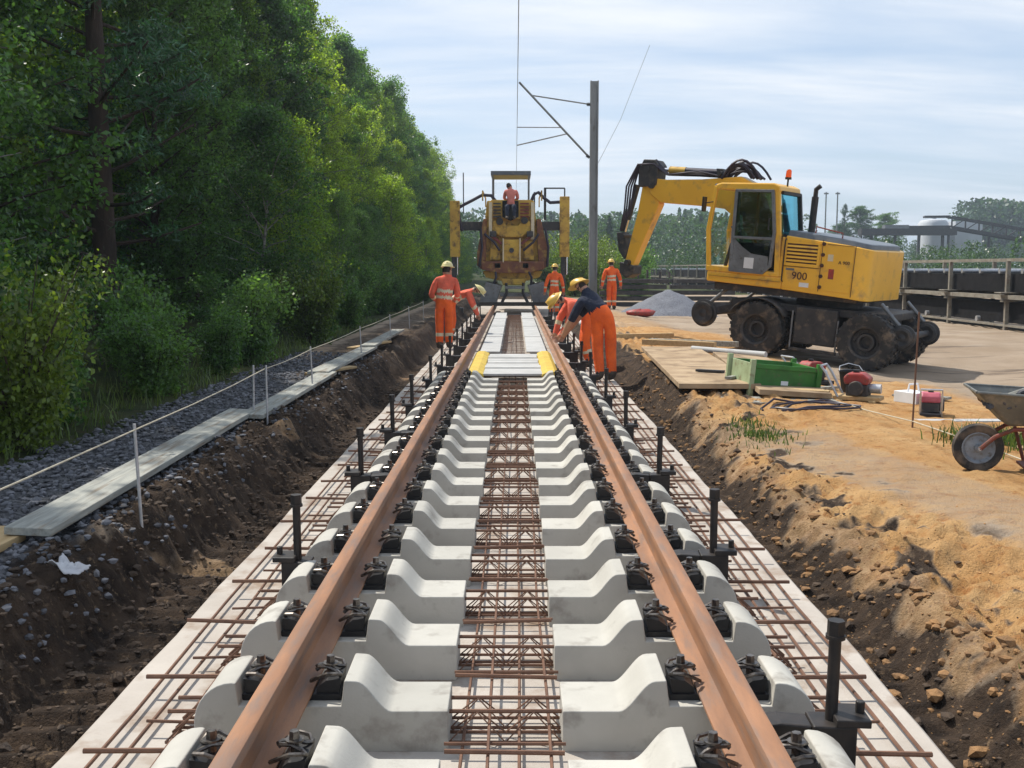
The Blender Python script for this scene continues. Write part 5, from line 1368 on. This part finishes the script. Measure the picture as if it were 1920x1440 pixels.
clut = [((3.35, 12.05), .55, .10, 'wood_new', 'short fresh offcut board beside the red petrol tool'), ((3.75, 12.75), .40, .12, 'wood', 'grey offcut board between the two red tools'), ((2.75, 12.9), .50, .09, 'wood', 'narrow offcut lying left of the green crate'),
        ((4.9, 12.6), .7, .11, 'wood', 'grey board lying in the sand behind the white box'), ((4.75, 9.6), .6, .10, 'wood_new', 'broken pale board in the sand near the wheelbarrow'), ((2.55, 13.6), .35, .14, 'dark_grey', 'flat dark metal piece on the sandy panel')]
for (x, y), L_, w2, mt, lb in clut:
    m = MB(); m.box(-L_ / 2, L_ / 2, -w2 / 2, w2 / 2, 0, .03); o = m.build('offcut', M[mt], None, None, .003)
    zg = .35 if (2.1 < x < 3.0 and 12.4 < y < 18) else ground_z(x, y) + .015
    o.location = (x, y, zg); o.rotation_euler = (rnd.uniform(-.05, .05), rnd.uniform(-.05, .05), rnd.uniform(-1, 1)); tag(o, lb, 'offcut', 'offcuts on the right bank')
bk = empty('bucket', (4.15, 12.9, ground_z(4.15, 12.9))); tag(bk, 'black builder bucket standing behind the bright red tool', 'bucket')
m = MB(); m.lathe([(0, .01), (.11, .01), (.145, .27), (.155, .275), (.155, .285), (.14, .28), (.105, .03), (0, .03)], (0, 0, 0), (0, 0, 1), 20); m.build('pail', M['blackplastic'], bk, 40)
m = MB(); m.tube([(-.15, 0, .26), (-.12, .08, .33), (0, .12, .36), (.12, .08, .33), (.15, 0, .26)], .006, 6); m.build('bail_handle', M['zinc'], bk, 40)
m = MB(); hp = [(3.2 + (.28 + .01 * k_) * math.cos(k_ * .55), 11.15 + (.16 + .006 * k_) * math.sin(k_ * .55)) for k_ in range(30)]
m.tube([(a_, b_, ground_z(a_, b_) + .02 + .004 * (k_ // 11)) for k_, (a_, b_) in enumerate(hp)], .012, 6); o = m.build('hose_coil', M['hose'], None, 40); tag(o, 'loosely coiled black hose on the sand before the green crate', 'hose')
# wheelbarrow
wb = empty('wheelbarrow', (3.55, 7.95, ground_z(3.55, 7.95)), (0, 0, R(-14)))
tag(wb, 'grey steel wheelbarrow with red frame and rubble in its tub', 'wheelbarrow')
m = MB(); r = 0.185
m.lathe([(r*0.62, -.03), (r*0.8, -.045), (r*0.95, -.036), (r, -.012), (r, .012), (r*0.95, .036), (r*0.8, .045), (r*0.62, .03)], (0, 0, r), (0, 1, 0), 32, closed=True); tw = m.build('wheel', M['tyre'], wb, 50)
m = MB(); m.lathe([(0.0, -.045), (.025, -.045), (.03, -.02), (r*0.5, -.012), (r*0.62, -.036), (r*0.65, -.034), (r*0.65, .034), (r*0.62, .036), (r*0.5, .012), (.03, .02), (.025, .045), (0, .045)], (0, 0, r), (0, 1, 0), 28); m.build('rim', M['rim'], tw, 40)
m = MB(); m.cyl((0, -.1, r), (0, .1, r), .011, n=8); m.build('axle', M['zinc'], wb, 40)
for sy in (-1, 1):
    m = MB(); m.tube([(0, sy * .085, r), (.10, sy * .10, r + .10), (.22, sy * .14, r + .165), (.8, sy * .24, r + .20), (1.35, sy * .29, r + .34)], .0165, 8); m.build('frame_rail', M['barrow_red'], wb, 40)
    m = MB(); m.tube([(.28, sy * .15, r + .15), (.36, sy * .16, .06), (.42, sy * .16, .015), (.50, sy * .165, .015), (.56, sy * .17, .06), (.66, sy * .20, r + .17)], .0135, 8); m.build('leg_loop', M['barrow_red'], wb, 40)
    m = MB(); m.cyl((1.28, sy * .282, r + .325), (1.40, sy * .295, r + .352), .022, n=10); m.build('grip', M['blackplastic'], wb, 40)
m = MB(); m.box(.30, .52, -.14, .14, .055, .075); m.build('brace_plate', M['barrow_red'], wb, None, 0.004)
bt = [(.17, -.17, .375), (.78, -.22, .40), (.78, .22, .40), (.17, .17, .375)]; tp = [(-.07, -.29, .635), (1.0, -.35, .585), (1.0, .35, .585), (-.07, .29, .635)]
m = MB(); m.add(bt + tp, [(3, 2, 1, 0), (0, 1, 5, 4), (1, 2, 6, 5), (2, 3, 7, 6), (3, 0, 4, 7)])
o = m.build('tub', M['barrow'], wb, None, 0.03, 3); sdm = o.modifiers.new('t', 'SOLIDIFY'); sdm.thickness = 0.006
m = MB(); m.tube(tp + [tp[0]], .012, 8); m.build('tub_rim', M['barrow'], wb, 40)
pts = []
for i in range(240):
    u, v = rnd.random(), rnd.random()
    pts.append((0.02 + u * .92, -.25 + .5 * v, .52 + .10 * math.sin(math.pi * u) * math.sin(math.pi * v) + .03 * rnd.random(), .02 + .025 * rnd.random(), 0 if rnd.random() < .6 else 1))
o = blob_cloud('barrow_load', pts, [M['stone_b'], M['clod_m']], 9); o.parent = wb; KIDS.setdefault(wb.name, []).append(o); o['kind'] = 'stuff'
m = MB(); m.tube([(.15, .1, .55), (.5, .05, .70), (.85, -.1, .62)], .02, 6); m.tube([(.3, -.2, .55), (.75, .15, .73)], .015, 6); m.build('scrap_in_tub', M['wood'], wb, 40)
# gravel pile and red bag
m = MB(); n = 40; vv, ff = [], []
gx, gy = 5.3, 36.3
for j in range(n):
    for i in range(n):
        u, v = i / (n - 1) * 2 - 1, j / (n - 1) * 2 - 1
        d_ = math.hypot(u, v); x, y = gx + u * 1.75, gy + v * 1.75
        vv.append((x, y, base_z(x, y) - 0.08 + max(0, 0.92 * (1 - d_ ** 1.15)) + 0.05 * nz3(x, y, 3) * (d_ < .95) + 0.03 * nz3(x, y, 9)))
for j in range(n - 1):
    for i in range(n - 1):
        k2 = j * n + i; ff.append((k2, k2 + 1, k2 + n + 1, k2 + n))
m.add(vv, ff); o = m.build('gravel_pile', M['gravelpile'], None, 60); tag(o, 'blue-grey heap of gravel beside the excavator front', 'gravel pile')
def bag(c, rx, ry, h, mt, label):
    m = MB(); vv, ff = [], []; n_, k_ = 16, 9
    for j in range(k_):
        la = -0.5 * math.pi + math.pi * j / (k_ - 1)
        for i in range(n_):
            lo = 2 * math.pi * i / n_; e = 1 + .22 * nz3(math.cos(lo) * 2 + c[0], math.sin(lo) * 2 + la, 1.1)
            vv.append((c[0] + rx * e * abs(math.cos(la)) ** .6 * math.cos(lo), c[1] + ry * e * abs(math.cos(la)) ** .6 * math.sin(lo), c[2] + h * (.5 + .5 * math.sin(la)) * e))
    for j in range(k_ - 1):
        for i in range(n_): ff.append((j*n_+i, j*n_+(i+1)%n_, (j+1)*n_+(i+1)%n_, (j+1)*n_+i))
    m.add(vv, ff); o = m.build('sack', mt, None, 60); tag(o, label, 'sack')
bag((4.0, 33.5, ground_z(4.0, 33.5) - .02), .45, .3, .24, M['red'], 'red plastic sack at the foot of the gravel heap')
bag((1.92, 26.5, .20), .3, .25, .2, M['cloth'], 'pale sack on the right bank behind the workers')
# stack of dark timbers behind
n_t = 0
for lay in range(5):
    for i in range(6 if lay % 2 == 0 else 6):
        m = MB(); m.box(-1.3, 1.3, -.12, .12, 0, .16)
        o = m.build('timber_sleeper', M['sleeper_dark'], None, None, 0.008); o.location = (4.9 + (i % 2) * 2.9 + rnd.uniform(-.12, .12), 43.5 + (i // 2) * .34, 0.12 + lay * .24)
        tag(o, 'dark timber sleeper in the stack behind the gravel heap', 'timber sleeper', 'stacked dark timber sleepers')
for i in range(7):
    m = MB(); m.box(-.04, .04, -.04, .04, 0, .25 + .12 * rnd.random()); o = m.build('stack_post', M['sleeper_dark'], None, None, .005); o.location = (3.75 + i * .42 + rnd.uniform(-.06, .06), 43.0 - (i % 2) * .1, .95)
    o.location.z = 0.12 + 5 * .24 - .04
    tag(o, 'short dark post standing on the stack of dark timber sleepers', 'post', 'posts on the timber stack')

# ------------------------------------------------------------------ belt conveyor on the right
cv = empty('belt_conveyor', (14.5, 30, -0.1)); tag(cv, 'long rusty grey belt conveyor running along the right side of the site', 'conveyor')
posts = list(np.arange(26.4, 112, 4.0))
CXn, CXf = 14.1, 15.5
for i, y in enumerate(posts):
    for x in (CXn, CXf):
        m = MB(); m.box(x - .055, x + .055, y - .055, y + .055, -.3, 1.88); part(m, 'post', M['conv'], cv, None, .01)
    m = MB(); m.box(CXn - .16, CXf + .1, y - .09, y + .09, .72, .80); part(m, 'cross_beam', M['conv'], cv, None, .01)
    m = MB(); m.box(CXn - .28, CXn + .28, y - .22, y + .22, .965, 1.0); part(m, 'gusset_plate', M['conv'], cv, None, .01)
    if i < len(posts) - 1:
        for k2 in range(3):
            yy2 = y + .7 + k2 * 1.3
            m = MB(); m.cyl((CXn + .06, yy2, 1.60), (CXf - .06, yy2, 1.60), .075, n=10); part(m, 'idler_roller', M['zinc'], cv, 40)
            if k2 == 1: m = MB(); m.cyl((CXn + .02, yy2, .16), (CXf - .1, yy2, .16), .09, n=10); part(m, 'return_roller', M['zinc'], cv, 40)
y0_, y1_ = posts[0] - 3, posts[-1] + 2
for nm, b, mt in (('top_rail', (CXn - .06, CXn + .06, y0_, y1_, 1.882, 1.96), 'conv'), ('top_rail', (CXf - .06, CXf + .06, y0_, y1_, 1.882, 1.96), 'conv'), ('side_beam', (CXn - .10, CXn + .10, y0_, y1_, .802, .92), 'conv'), ('side_beam', (CXf - .1, CXf + .1, y0_, y1_, .802, .96), 'conv'), ('belt', (CXn + .12, CXf - .12, y0_, y1_, 1.0, 1.52), 'belt'), ('return_belt_shade', (CXn + .12, CXf - .12, y0_, y1_, .12, .70), 'belt'), ('lower_rail', (CXn - .05, CXn + .05, y0_, y1_, .02, .08), 'conv')):  # lower black box paints the shade under the beams along with the return belt
    m = MB(); m.box(*b); part(m, nm, M[mt], cv)
# far works: second conveyor gallery, silo, poles
fg = empty('inclined_gallery', (95, 180, 0)); tag(fg, 'dark inclined conveyor gallery far behind on the right', 'gallery')
A, B = Vector((75, 185, 8.6)), Vector((100, 178, 3.6))
for k2, dz in enumerate((0, 1.9)):
    for dy in (-1.2, 1.2):
        m = MB(); m.bar(A + Vector((0, dy, dz)), B + Vector((0, dy, dz)), .3, .3); part(m, 'chord', M['dark_grey'], fg)
for i in range(13):
    p = A.lerp(B, i / 12); q = A.lerp(B, min(1, (i + 1) / 12))
    m = MB(); m.bar(p + Vector((0, -1.2, 0)), p + Vector((0, -1.2, 1.9)), .2, .2, up=(0, 1, 0)); m.bar(p + Vector((0, -1.2, 0)), q + Vector((0, -1.2, 1.9)), .15, .15, up=(0, 1, 0)); part(m, 'truss_web', M['dark_grey'], fg)
    if i % 3 == 0: m = MB(); m.bar((p.x, p.y, -1), (p.x, p.y, p.z), .35, .35, up=(0, 1, 0)); part(m, 'leg', M['dark_grey'], fg)
m = MB(); m.bar(A + Vector((0, 0, .3)), B + Vector((0, 0, .3)), 2.2, .25); part(m, 'floor', M['dark_grey'], fg)
m = MB(); m.bar(A + Vector((0, 0, 1.95)), A + Vector((-4, 1, 1.95)), 3, .3); m.bar(Vector((66, 187, 8.4)), Vector((75, 185, 8.4)), 2.4, 1.2); part(m, 'head_station', M['dark_grey'], fg)
sl = empty('silo', (73, 190, 0)); tag(sl, 'pale cylindrical silo on the far right skyline', 'silo')
m = MB(); m.lathe([(0, -1), (2.6, -1), (2.6, 9.6), (2.2, 10.2), (0, 10.5)], (75.0, 192, 0), (0, 0, 1), 32); part(m, 'shell', M['silo'], sl, 40)
m = MB(); m.lathe([(0, 10.4), (.5, 10.4), (.5, 11.0), (0, 11.1)], (75.0, 192, 0), (0, 0, 1), 12); part(m, 'vent', M['silo'], sl, 40)
m = MB(); m.box(78.2, 83, 190, 196, -1, 10.0); part(m, 'lift_house', M['silo'], sl)
fs_ = empty('loading_frame', (66, 180, 0)); tag(fs_, 'dark steel loading frame far off between excavator and silo', 'frame')
for x in (60, 64, 68, 72): m = MB(); m.box(x - .2, x + .2, 179.8, 180.2, -1, 7.4); part(m, 'column', M['dark_grey'], fs_)
m = MB(); m.box(58, 74, 179, 181, 7.2, 8.3); part(m, 'deck', M['dark_grey'], fs_)
m = MB(); m.box(62, 66, 179.2, 180.8, 8.3, 8.9); part(m, 'cabin', M['grey_steel'], fs_)
m = MB(); m.bar((57, 180, 7), (53, 180, 3), .5, .5); part(m, 'ramp', M['dark_grey'], fs_)
for x in (43.2, 44.8):
    m = MB(); m.cyl((x, 149, -1), (x, 149, 12.2), .13, .09, n=8); m.box(x - .3, x + .3, 148.9, 149.1, 11.9, 12.1)
    o = m.build('lighting_pole', M['mast'], None, 40); tag(o, 'slender pale pole of the pair on the skyline behind the excavator', 'pole', 'pair of slender poles')

# ------------------------------------------------------------------ vegetation
def leaf_mesh(name, C, size, mt, seed, elong=1.5, updir=0.0):
    r = np.random.default_rng(seed); n = len(C)
    a = r.normal(size=(n, 3)); a[:, 2] += updir; a /= np.linalg.norm(a, axis=1)[:, None]
    b = r.normal(size=(n, 3)); b -= a * (a * b).sum(1)[:, None]; b /= np.linalg.norm(b, axis=1)[:, None]
    s = (size * (0.6 + 0.8 * r.random(n)))[:, None] if np.isscalar(size) else (np.asarray(size) * (0.7 + 0.6 * r.random(n)))[:, None]
    A, B = a * s * elong, b * s
    v = np.stack([C - A, C + B * 0.9 - A * 0.1, C + A, C - B * 0.9 - A * 0.1], 1).reshape(-1, 3)
    me = bpy.data.meshes.new(name)
    me.vertices.add(len(v)); me.vertices.foreach_set('co', v.astype(np.float32).ravel())
    me.loops.add(n * 4); me.loops.foreach_set('vertex_index', np.arange(n * 4, dtype=np.int32))
    me.polygons.add(n); me.polygons.foreach_set('loop_start', np.arange(0, n * 4, 4, dtype=np.int32))
    me.update(calc_edges=True); me.materials.append(mt)
    return me

def broad_tree(seed, H, rmax, nb, ncl, nl, leaf, lm, bark, low=0.08, droop=0.1, tr=0.012):
    r = np.random.default_rng(seed); m = MB(); n = 12; tp_ = []
    for i in range(n + 1):
        t = i / n; tp_.append(Vector((0.18 * math.sin(t * 4 + seed) * t, 0.18 * math.cos(t * 3.1 + seed * 2) * t - 0.18 * math.cos(seed * 2) * t, H * t)))
    m.tube(tp_, [H * tr * (1 - 0.93 * (i / n) ** 0.9) for i in range(n + 1)], 8)
    C = []
    for k in range(nb):
        t = low + (0.98 - low) * (k + r.random()) / nb
        p = tp_[int(t * n)].lerp(tp_[min(n, int(t * n) + 1)], t * n - int(t * n))
        env = rmax * (math.sin(math.pi * min(1, (t * 0.86 + 0.14)) ** 1.0) ** (1.0 if t > .5 else 0.6) + 0.04) * (0.65 + 0.5 * r.random())
        az = k * 2.4 + r.normal() * 0.4; el = R(18 + 42 * t + r.normal() * 9)
        d = Vector((math.cos(az) * math.cos(el), math.sin(az) * math.cos(el), math.sin(el)))
        L = env / max(0.35, math.cos(el))
        pp = [p]
        for i in range(1, 5):
            u = i / 4; pp.append(p + d * L * u + Vector((r.normal() * .05, r.normal() * .05, -droop * L * u * u)))
        m.tube(pp, [H * 0.0036 * (1 - t * .6) * (1 - .8 * i / 4) + 0.003 for i in range(5)], 5)
        for c in range(ncl):
            u = 0.25 + 0.78 * ((c + r.random()) / ncl) ** 0.8
            i = min(3, int(u * 4)); base = np.array(pp[i].lerp(pp[i + 1], min(1.15, u * 4 - i)))
            base = base + r.normal(size=3) * np.array([.20, .20, .14]) * (0.5 + L * .35)
            q = base + r.normal(size=(nl, 3)) * np.array([.13, .13, .10]) * (0.55 + 0.6 * r.random())
            q[:, 2] -= np.abs(r.normal(size=nl)) * droop * .5
            C.append(q)
    C = np.concatenate(C); C = C[C[:, 2] > 0.05]
    return m.mesh('trunk', bark, 50), leaf_mesh('crown', C, leaf, lm, seed + 50)

def pine_tree(seed, H, first=0.2):
    r = np.random.default_rng(seed); m = MB(); n = 12
    tp_ = [Vector((0.10 * math.sin(i * .6 + seed), 0.08 * math.cos(i * .5), H * i / n)) for i in range(n + 1)]
    m.tube(tp_, [0.21 * (1 - 0.82 * (i / n)) + .01 for i in range(n + 1)], 10)
    C, S = [], []
    nb = 62
    for k in range(nb):
        t = 0.10 + 0.88 * (k + r.random()) / nb
        p = tp_[min(n - 1, int(t * n))].lerp(tp_[min(n, int(t * n) + 1)], t * n - int(t * n))
        L = (1.9 * (1 - t) ** 0.7 + 0.35) * (0.7 + 0.5 * r.random())
        az = k * 2.4 + r.normal() * .5; el = R(-4 + 34 * t + r.normal() * 10)
        d = Vector((math.cos(az) * math.cos(el), math.sin(az) * math.cos(el), math.sin(el)))
        pp = [p + d * L * u + Vector((r.normal() * .05, r.normal() * .05, .22 * L * u * u)) for u in (0, .25, .5, .75, 1)]
        m.tube(pp, [0.045 * (1 - t * .6) * (1 - .7 * i / 4) + .005 for i in range(5)], 6)
        dens = 0.25 if t < first else 1.0
        for c in range(int((10 + 6 * L) * dens)):
            u = 0.4 + 0.62 * r.random(); i = min(3, int(u * 4))
            base = np.array(pp[i].lerp(pp[i + 1], min(1.1, u * 4 - i))) + r.normal(size=3) * np.array([.16, .16, .08]) * (0.4 + .5 * L)
            q = base + r.normal(size=(26, 3)) * .085; C.append(q)
    C = np.concatenate(C)
    return m.mesh('trunk', M['bark_pine'], 50), leaf_mesh('crown', C, 0.017, M['needle'], seed + 9, elong=4.2)

def bush(seed, H, rr, nl, leaf, lm):
    r = np.random.default_rng(seed); m = MB(); C = []
    for k in range(16):
        az = r.random() * 6.28; L = H * (0.6 + .45 * r.random()); sp_ = rr * (0.25 + .75 * r.random())
        pp = [Vector((0, 0, 0)), Vector((math.cos(az) * sp_ * .35, math.sin(az) * sp_ * .35, L * .5)), Vector((math.cos(az) * sp_, math.sin(az) * sp_, L))]
        m.tube(pp, [.014, .009, .003], 5)
        for c in range(11):
            u = .15 + .85 * r.random(); b = np.array(pp[0].lerp(pp[1], u * 2) if u < .5 else pp[1].lerp(pp[2], u * 2 - 1)) + r.normal(size=3) * .12 * rr
            C.append(b + r.normal(size=(nl, 3)) * .085 * (0.6 + rr * .4))
    C = np.concatenate(C); C = C[C[:, 2] > .02]
    return m.mesh('stems', M['bark_pine'], 50), leaf_mesh('foliage', C, leaf, lm, seed + 3)

VT = {}
for i in range(4): VT['b%d' % i] = broad_tree(11 + i * 7, 10.0, 1.35 + .12 * i, 66, 9, 56, 0.029, M['leaf_birch'], M['bark_birch'], droop=0.22)
for i in range(3): VT['d%d' % i] = broad_tree(71 + i * 5, 10.0, 1.65, 66, 10, 56, 0.033, M['leaf_dark'], M['bark_pine'], low=0.03, droop=0.08)
for i in range(2): VT['y%d' % i] = broad_tree(101 + i * 5, 5.0, 1.05, 42, 9, 50, 0.022, M['leaf_dark'] if i else M['leaf_birch'], M['bark_birch'], low=0.03, droop=0.12, tr=0.010)
for i in range(2): VT['p%d' % i] = pine_tree(33 + i, 11.5, 0.30)
VB = [bush(201 + i, 1.3, .75, 44, 0.019, M['leaf_bush'] if i == 0 else M['leaf_dark']) for i in range(3)]
VB.append(bush(230, 1.3, .75, 44, 0.015, M['leaf_bush']))

def plant_tree(kind, x, y, s, label, name, group, cat='tree'):
    t, c = VT[kind]
    o = empty(name, (x, y, base_z(x, y) - 0.05), (rnd.uniform(-.03, .03), rnd.uniform(-.03, .03), rnd.random() * 6.28))
    o.scale = (s * rnd.uniform(.9, 1.12), s * rnd.uniform(.9, 1.12), s)
    tag(o, label, cat, group)
    obj_from(t, 'trunk', o); obj_from(c, 'crown', o)
    return o
GW = 'trees of the wood left of the track'
plant_tree('p0', -7.2, 19.0, 1.0, 'dark pine with thick visible trunk and bare lower boughs in the wood', 'pine_tree', GW)
def near_pine(x, y): return y < 21.5 and 0.25 < -x / y < 0.50          # keep the pine's trunk in view
y = 7.0
while y < 125:                                       # young trees at the edge
    x = -4.9 - rnd.random() * 0.7
    if not near_pine(x, y):
        plant_tree('y%d' % (rnd.random() < .6 or y < 16), x, y, (0.62 + 0.30 * rnd.random()) * (1.0 if y < 45 else 1.15), 'young leafy tree at the track-side edge of the wood', 'young_tree', GW)
    y += 2.0 + rnd.random() * 1.4 + y * .012
y = 9.0
while y < 130:
    x = -6.7 - rnd.random() * 0.9
    if not near_pine(x, y):
        k_ = rnd.random(); kd = 'd%d' % rnd.randrange(3) if (k_ < .68 and y < 26) or k_ < .3 else 'b%d' % rnd.randrange(4)
        plant_tree(kd, x, y, 0.76 + 0.16 * rnd.random(), 'slim birch in the second row of the wood' if kd[0] == 'b' else 'dense dark-leaved tree in the second row of the wood', 'birch_tree' if kd[0] == 'b' else 'broadleaf_tree', GW)
    y += 1.9 + rnd.random() * 1.0 + y * .008
y = 13.0
while y < 140:
    x = -9.0 - rnd.random() * 1.4
    k_ = rnd.random(); kd = 'd%d' % rnd.randrange(3) if (k_ < .55 and y < 30) or k_ < .25 else 'b%d' % rnd.randrange(4)
    plant_tree(kd, x, y, (1.05 + 0.2 * rnd.random()) * (1 + .22 * ss(35, 75, y)), 'tall birch in the middle of the wood' if kd[0] == 'b' else 'tall dense tree in the middle of the wood', 'birch_tree' if kd[0] == 'b' else 'broadleaf_tree', GW)
    y += 2.0 + rnd.random() * 1.1 + y * .008
y = 20.0
while y < 150:
    x = -12.5 - rnd.random() * 2.5
    kd = rnd.choice(['b0', 'b1', 'd0', 'd1', 'd2', 'p1'])
    plant_tree(kd, x, y, (1.3 + 0.25 * rnd.random()) * (1 + .2 * ss(40, 80, y)) * (1 if kd != 'p1' else .95), 'tall tree at the back of the wood', 'pine_tree' if kd == 'p1' else 'broadleaf_tree', GW)
    y += 2.4 + rnd.random() * 1.2
for x, y, s in ((71, 218, 1.35), (76.5, 221, 1.2), (66.5, 219, 1.0)):
    plant_tree('d%d' % rnd.randrange(3), x, y, s, 'round grey-green tree on the skyline right of the excavator', 'broadleaf_tree', 'skyline trees right of the excavator').scale = (s * 1.9, s * 1.9, s)
plant_tree('p1', 61, 199, 1.05, 'dark narrow conifer on the skyline right of the excavator', 'conifer_tree', 'skyline trees right of the excavator').scale = (.8, .8, 1.15)

def plant_bush(i, x, y, s, label, group):
    st, fo = VB[i]
    o = empty('shrub', (x, y, ground_z(x, y) - .03), (0, 0, rnd.random() * 6.28)); o.scale = (s, s, s * rnd.uniform(.8, 1.2))
    tag(o, label, 'shrub', group); obj_from(st, 'stems', o); obj_from(fo, 'foliage', o)
plant_bush(0, -3.75, 19.4, 1.0, 'sunlit yellow-green shrub by the walkway below the wood', None)
plant_bush(3, -3.7, 7.9, 0.95, 'bright green feathery shrub at the left frame edge', None)
for i in range(64):
    y = 5.5 + i * 0.75 + rnd.random(); x = -3.75 - rnd.random() * 1.3
    if (abs(y - 19.4) < 1.6 and x > -4.3) or (abs(y - 7.9) < 1 and x > -4.3): continue
    plant_bush(rnd.choice([1, 2, 2, 1, 0] if i % 6 == 0 else [1, 2]), x, y, .6 + .5 * rnd.random(), 'dark green shrub in the undergrowth at the foot of the wood', 'undergrowth shrubs left of the track')
for i in range(40):
    y = 56 + 34 * rnd.random(); x = y * (0.030 + 0.085 * rnd.random())
    plant_bush(rnd.choice([0, 3, 1, 3]), x, y, 1.3 + 1.1 * rnd.random(), 'green bush on waste ground behind the mast and timber stack', 'bushes behind the mast')

# distant wooded rise: one mass
r_ = np.random.default_rng(5); C, Sz = [], []
def far_tree(x, y, h, con):
    z0 = base_z(x, y); n_ = 430; u = r_.random(n_)
    if con:
        hh = u ** .8; rad = .17 * h * (1 - hh) + .15
    else:
        hh = .12 + .88 * u; rad = .30 * h * np.sqrt(np.clip(1 - ((hh - .52) / .52) ** 2, 0, 1)) + .1
    a = r_.random(n_) * 6.283; q = np.sqrt(.35 + .65 * r_.random(n_)) * rad * (1 + .25 * np.sin(a * 3 + x))
    C.append(np.stack([x + q * np.cos(a), y + q * np.sin(a), z0 + hh * h + r_.normal(size=n_) * .2], 1)); Sz.append(np.full(n_, .026 * h))
for i in range(430):
    y = 150 + 170 * r_.random(); u = -0.12 + 0.68 * r_.random()
    x = u * y + r_.normal() * 2
    # height of the wood along the skyline: high left of the excavator, low to its right
    top = 12.8 if u < 0.2 else (11.5 if u < .26 else 6.5)
    top *= (0.82 + .3 * r_.random()) * y / 250
    if 0.27 < u < 0.56 and y < 235: top *= .55
    far_tree(x, y, max(2.5, top), r_.random() < .28)
for i in range(120):
    y = 85 + 60 * r_.random(); u = 0.02 + .5 * r_.random()
    far_tree(u * y, y, 2.0 + 2.2 * r_.random(), False)
for i in range(60):
    y = 300 + 40 * r_.random(); u = .42 + .12 * r_.random(); far_tree(u * y, y, 17 + 3 * r_.random(), False)
fw_ = obj_from(leaf_mesh('far_woods', np.concatenate(C), np.concatenate(Sz), M['leaf_far'], 8, 1.1), 'far_woods')
tag(fw_, 'blue-green wooded rise along the far horizon', 'woods', None, 'stuff')

# grass and weeds
def grass(name, spots, label, mt):
    m = MB(); vv, ff = [], []
    for x, y, h in spots:
        z = ground_z(x, y) - .01; a = rnd.random() * 6.28; w = .004 + .004 * rnd.random(); lx, ly = rnd.gauss(0, .3) * h, rnd.gauss(0, .3) * h
        b = len(vv); vv += [(x - w * math.cos(a), y - w * math.sin(a), z), (x + w * math.cos(a), y + w * math.sin(a), z), (x + lx * .4 + w * .7 * math.cos(a), y + ly * .4 + w * .7 * math.sin(a), z + h * .6), (x + lx * .4 - w * .7 * math.cos(a), y + ly * .4 - w * .7 * math.sin(a), z + h * .6), (x + lx, y + ly, z + h * (.9 + .1 * rnd.random()))]
        ff += [(b, b + 1, b + 2, b + 3), (b + 3, b + 2, b + 4)]
    me = bpy.data.meshes.new(name); me.from_pydata(vv, [], ff); me.materials.append(mt)
    o = obj_from(me, name); tag(o, label, 'grass', None, 'stuff')
sp_ = []
for i in range(5000):
    y = 4 + 24 * rnd.random() ** 1.3; x = -3.55 - abs(rnd.gauss(0, .8))
    if nz3(x, y, .9, 5) > -.25: sp_.append((x, y, .06 + .20 * rnd.random() * min(1, (-x - 3.2) * 1.4)))
grass('grass', sp_, 'grass and weeds between the gravel and the wood', M['grass'])
sp_ = [(4.15 + rnd.gauss(0, .16), 9.1 + rnd.gauss(0, .22), .06 + .14 * rnd.random()) for i in range(700)]
sp_ += [(2.28 + rnd.gauss(0, .13), 9.75 + rnd.gauss(0, .35), .03 + .06 * rnd.random()) for i in range(500)]
sp_ += [(2.6 + rnd.gauss(0, .3), 3.9 + rnd.gauss(0, .3), .03 + .05 * rnd.random()) for i in range(60)]
grass('weed_tufts', sp_, 'small tufts of green weeds growing in the sand on the right', M['grass'])

# ------------------------------------------------------------------ haze
m = MB(); m.box(-2400, 2400, -80, 3100, -12, 45)
hz_m = bpy.data.materials.new('haze'); hz_m.use_nodes = True
hn = hz_m.node_tree.nodes; hn.clear()
ho = hn.new('ShaderNodeOutputMaterial'); hv = hn.new('ShaderNodeVolumePrincipled')
hv.inputs['Color'].default_value = (0.74, 0.86, 1.0, 1); hv.inputs['Density'].default_value = 0.0006; hv.inputs['Anisotropy'].default_value = 0.3
hz_m.node_tree.links.new(hv.outputs[0], ho.inputs['Volume'])
hzo = m.build('haze', hz_m); tag(hzo, 'thin pale haze over the far woods and works', 'haze', None, 'stuff')
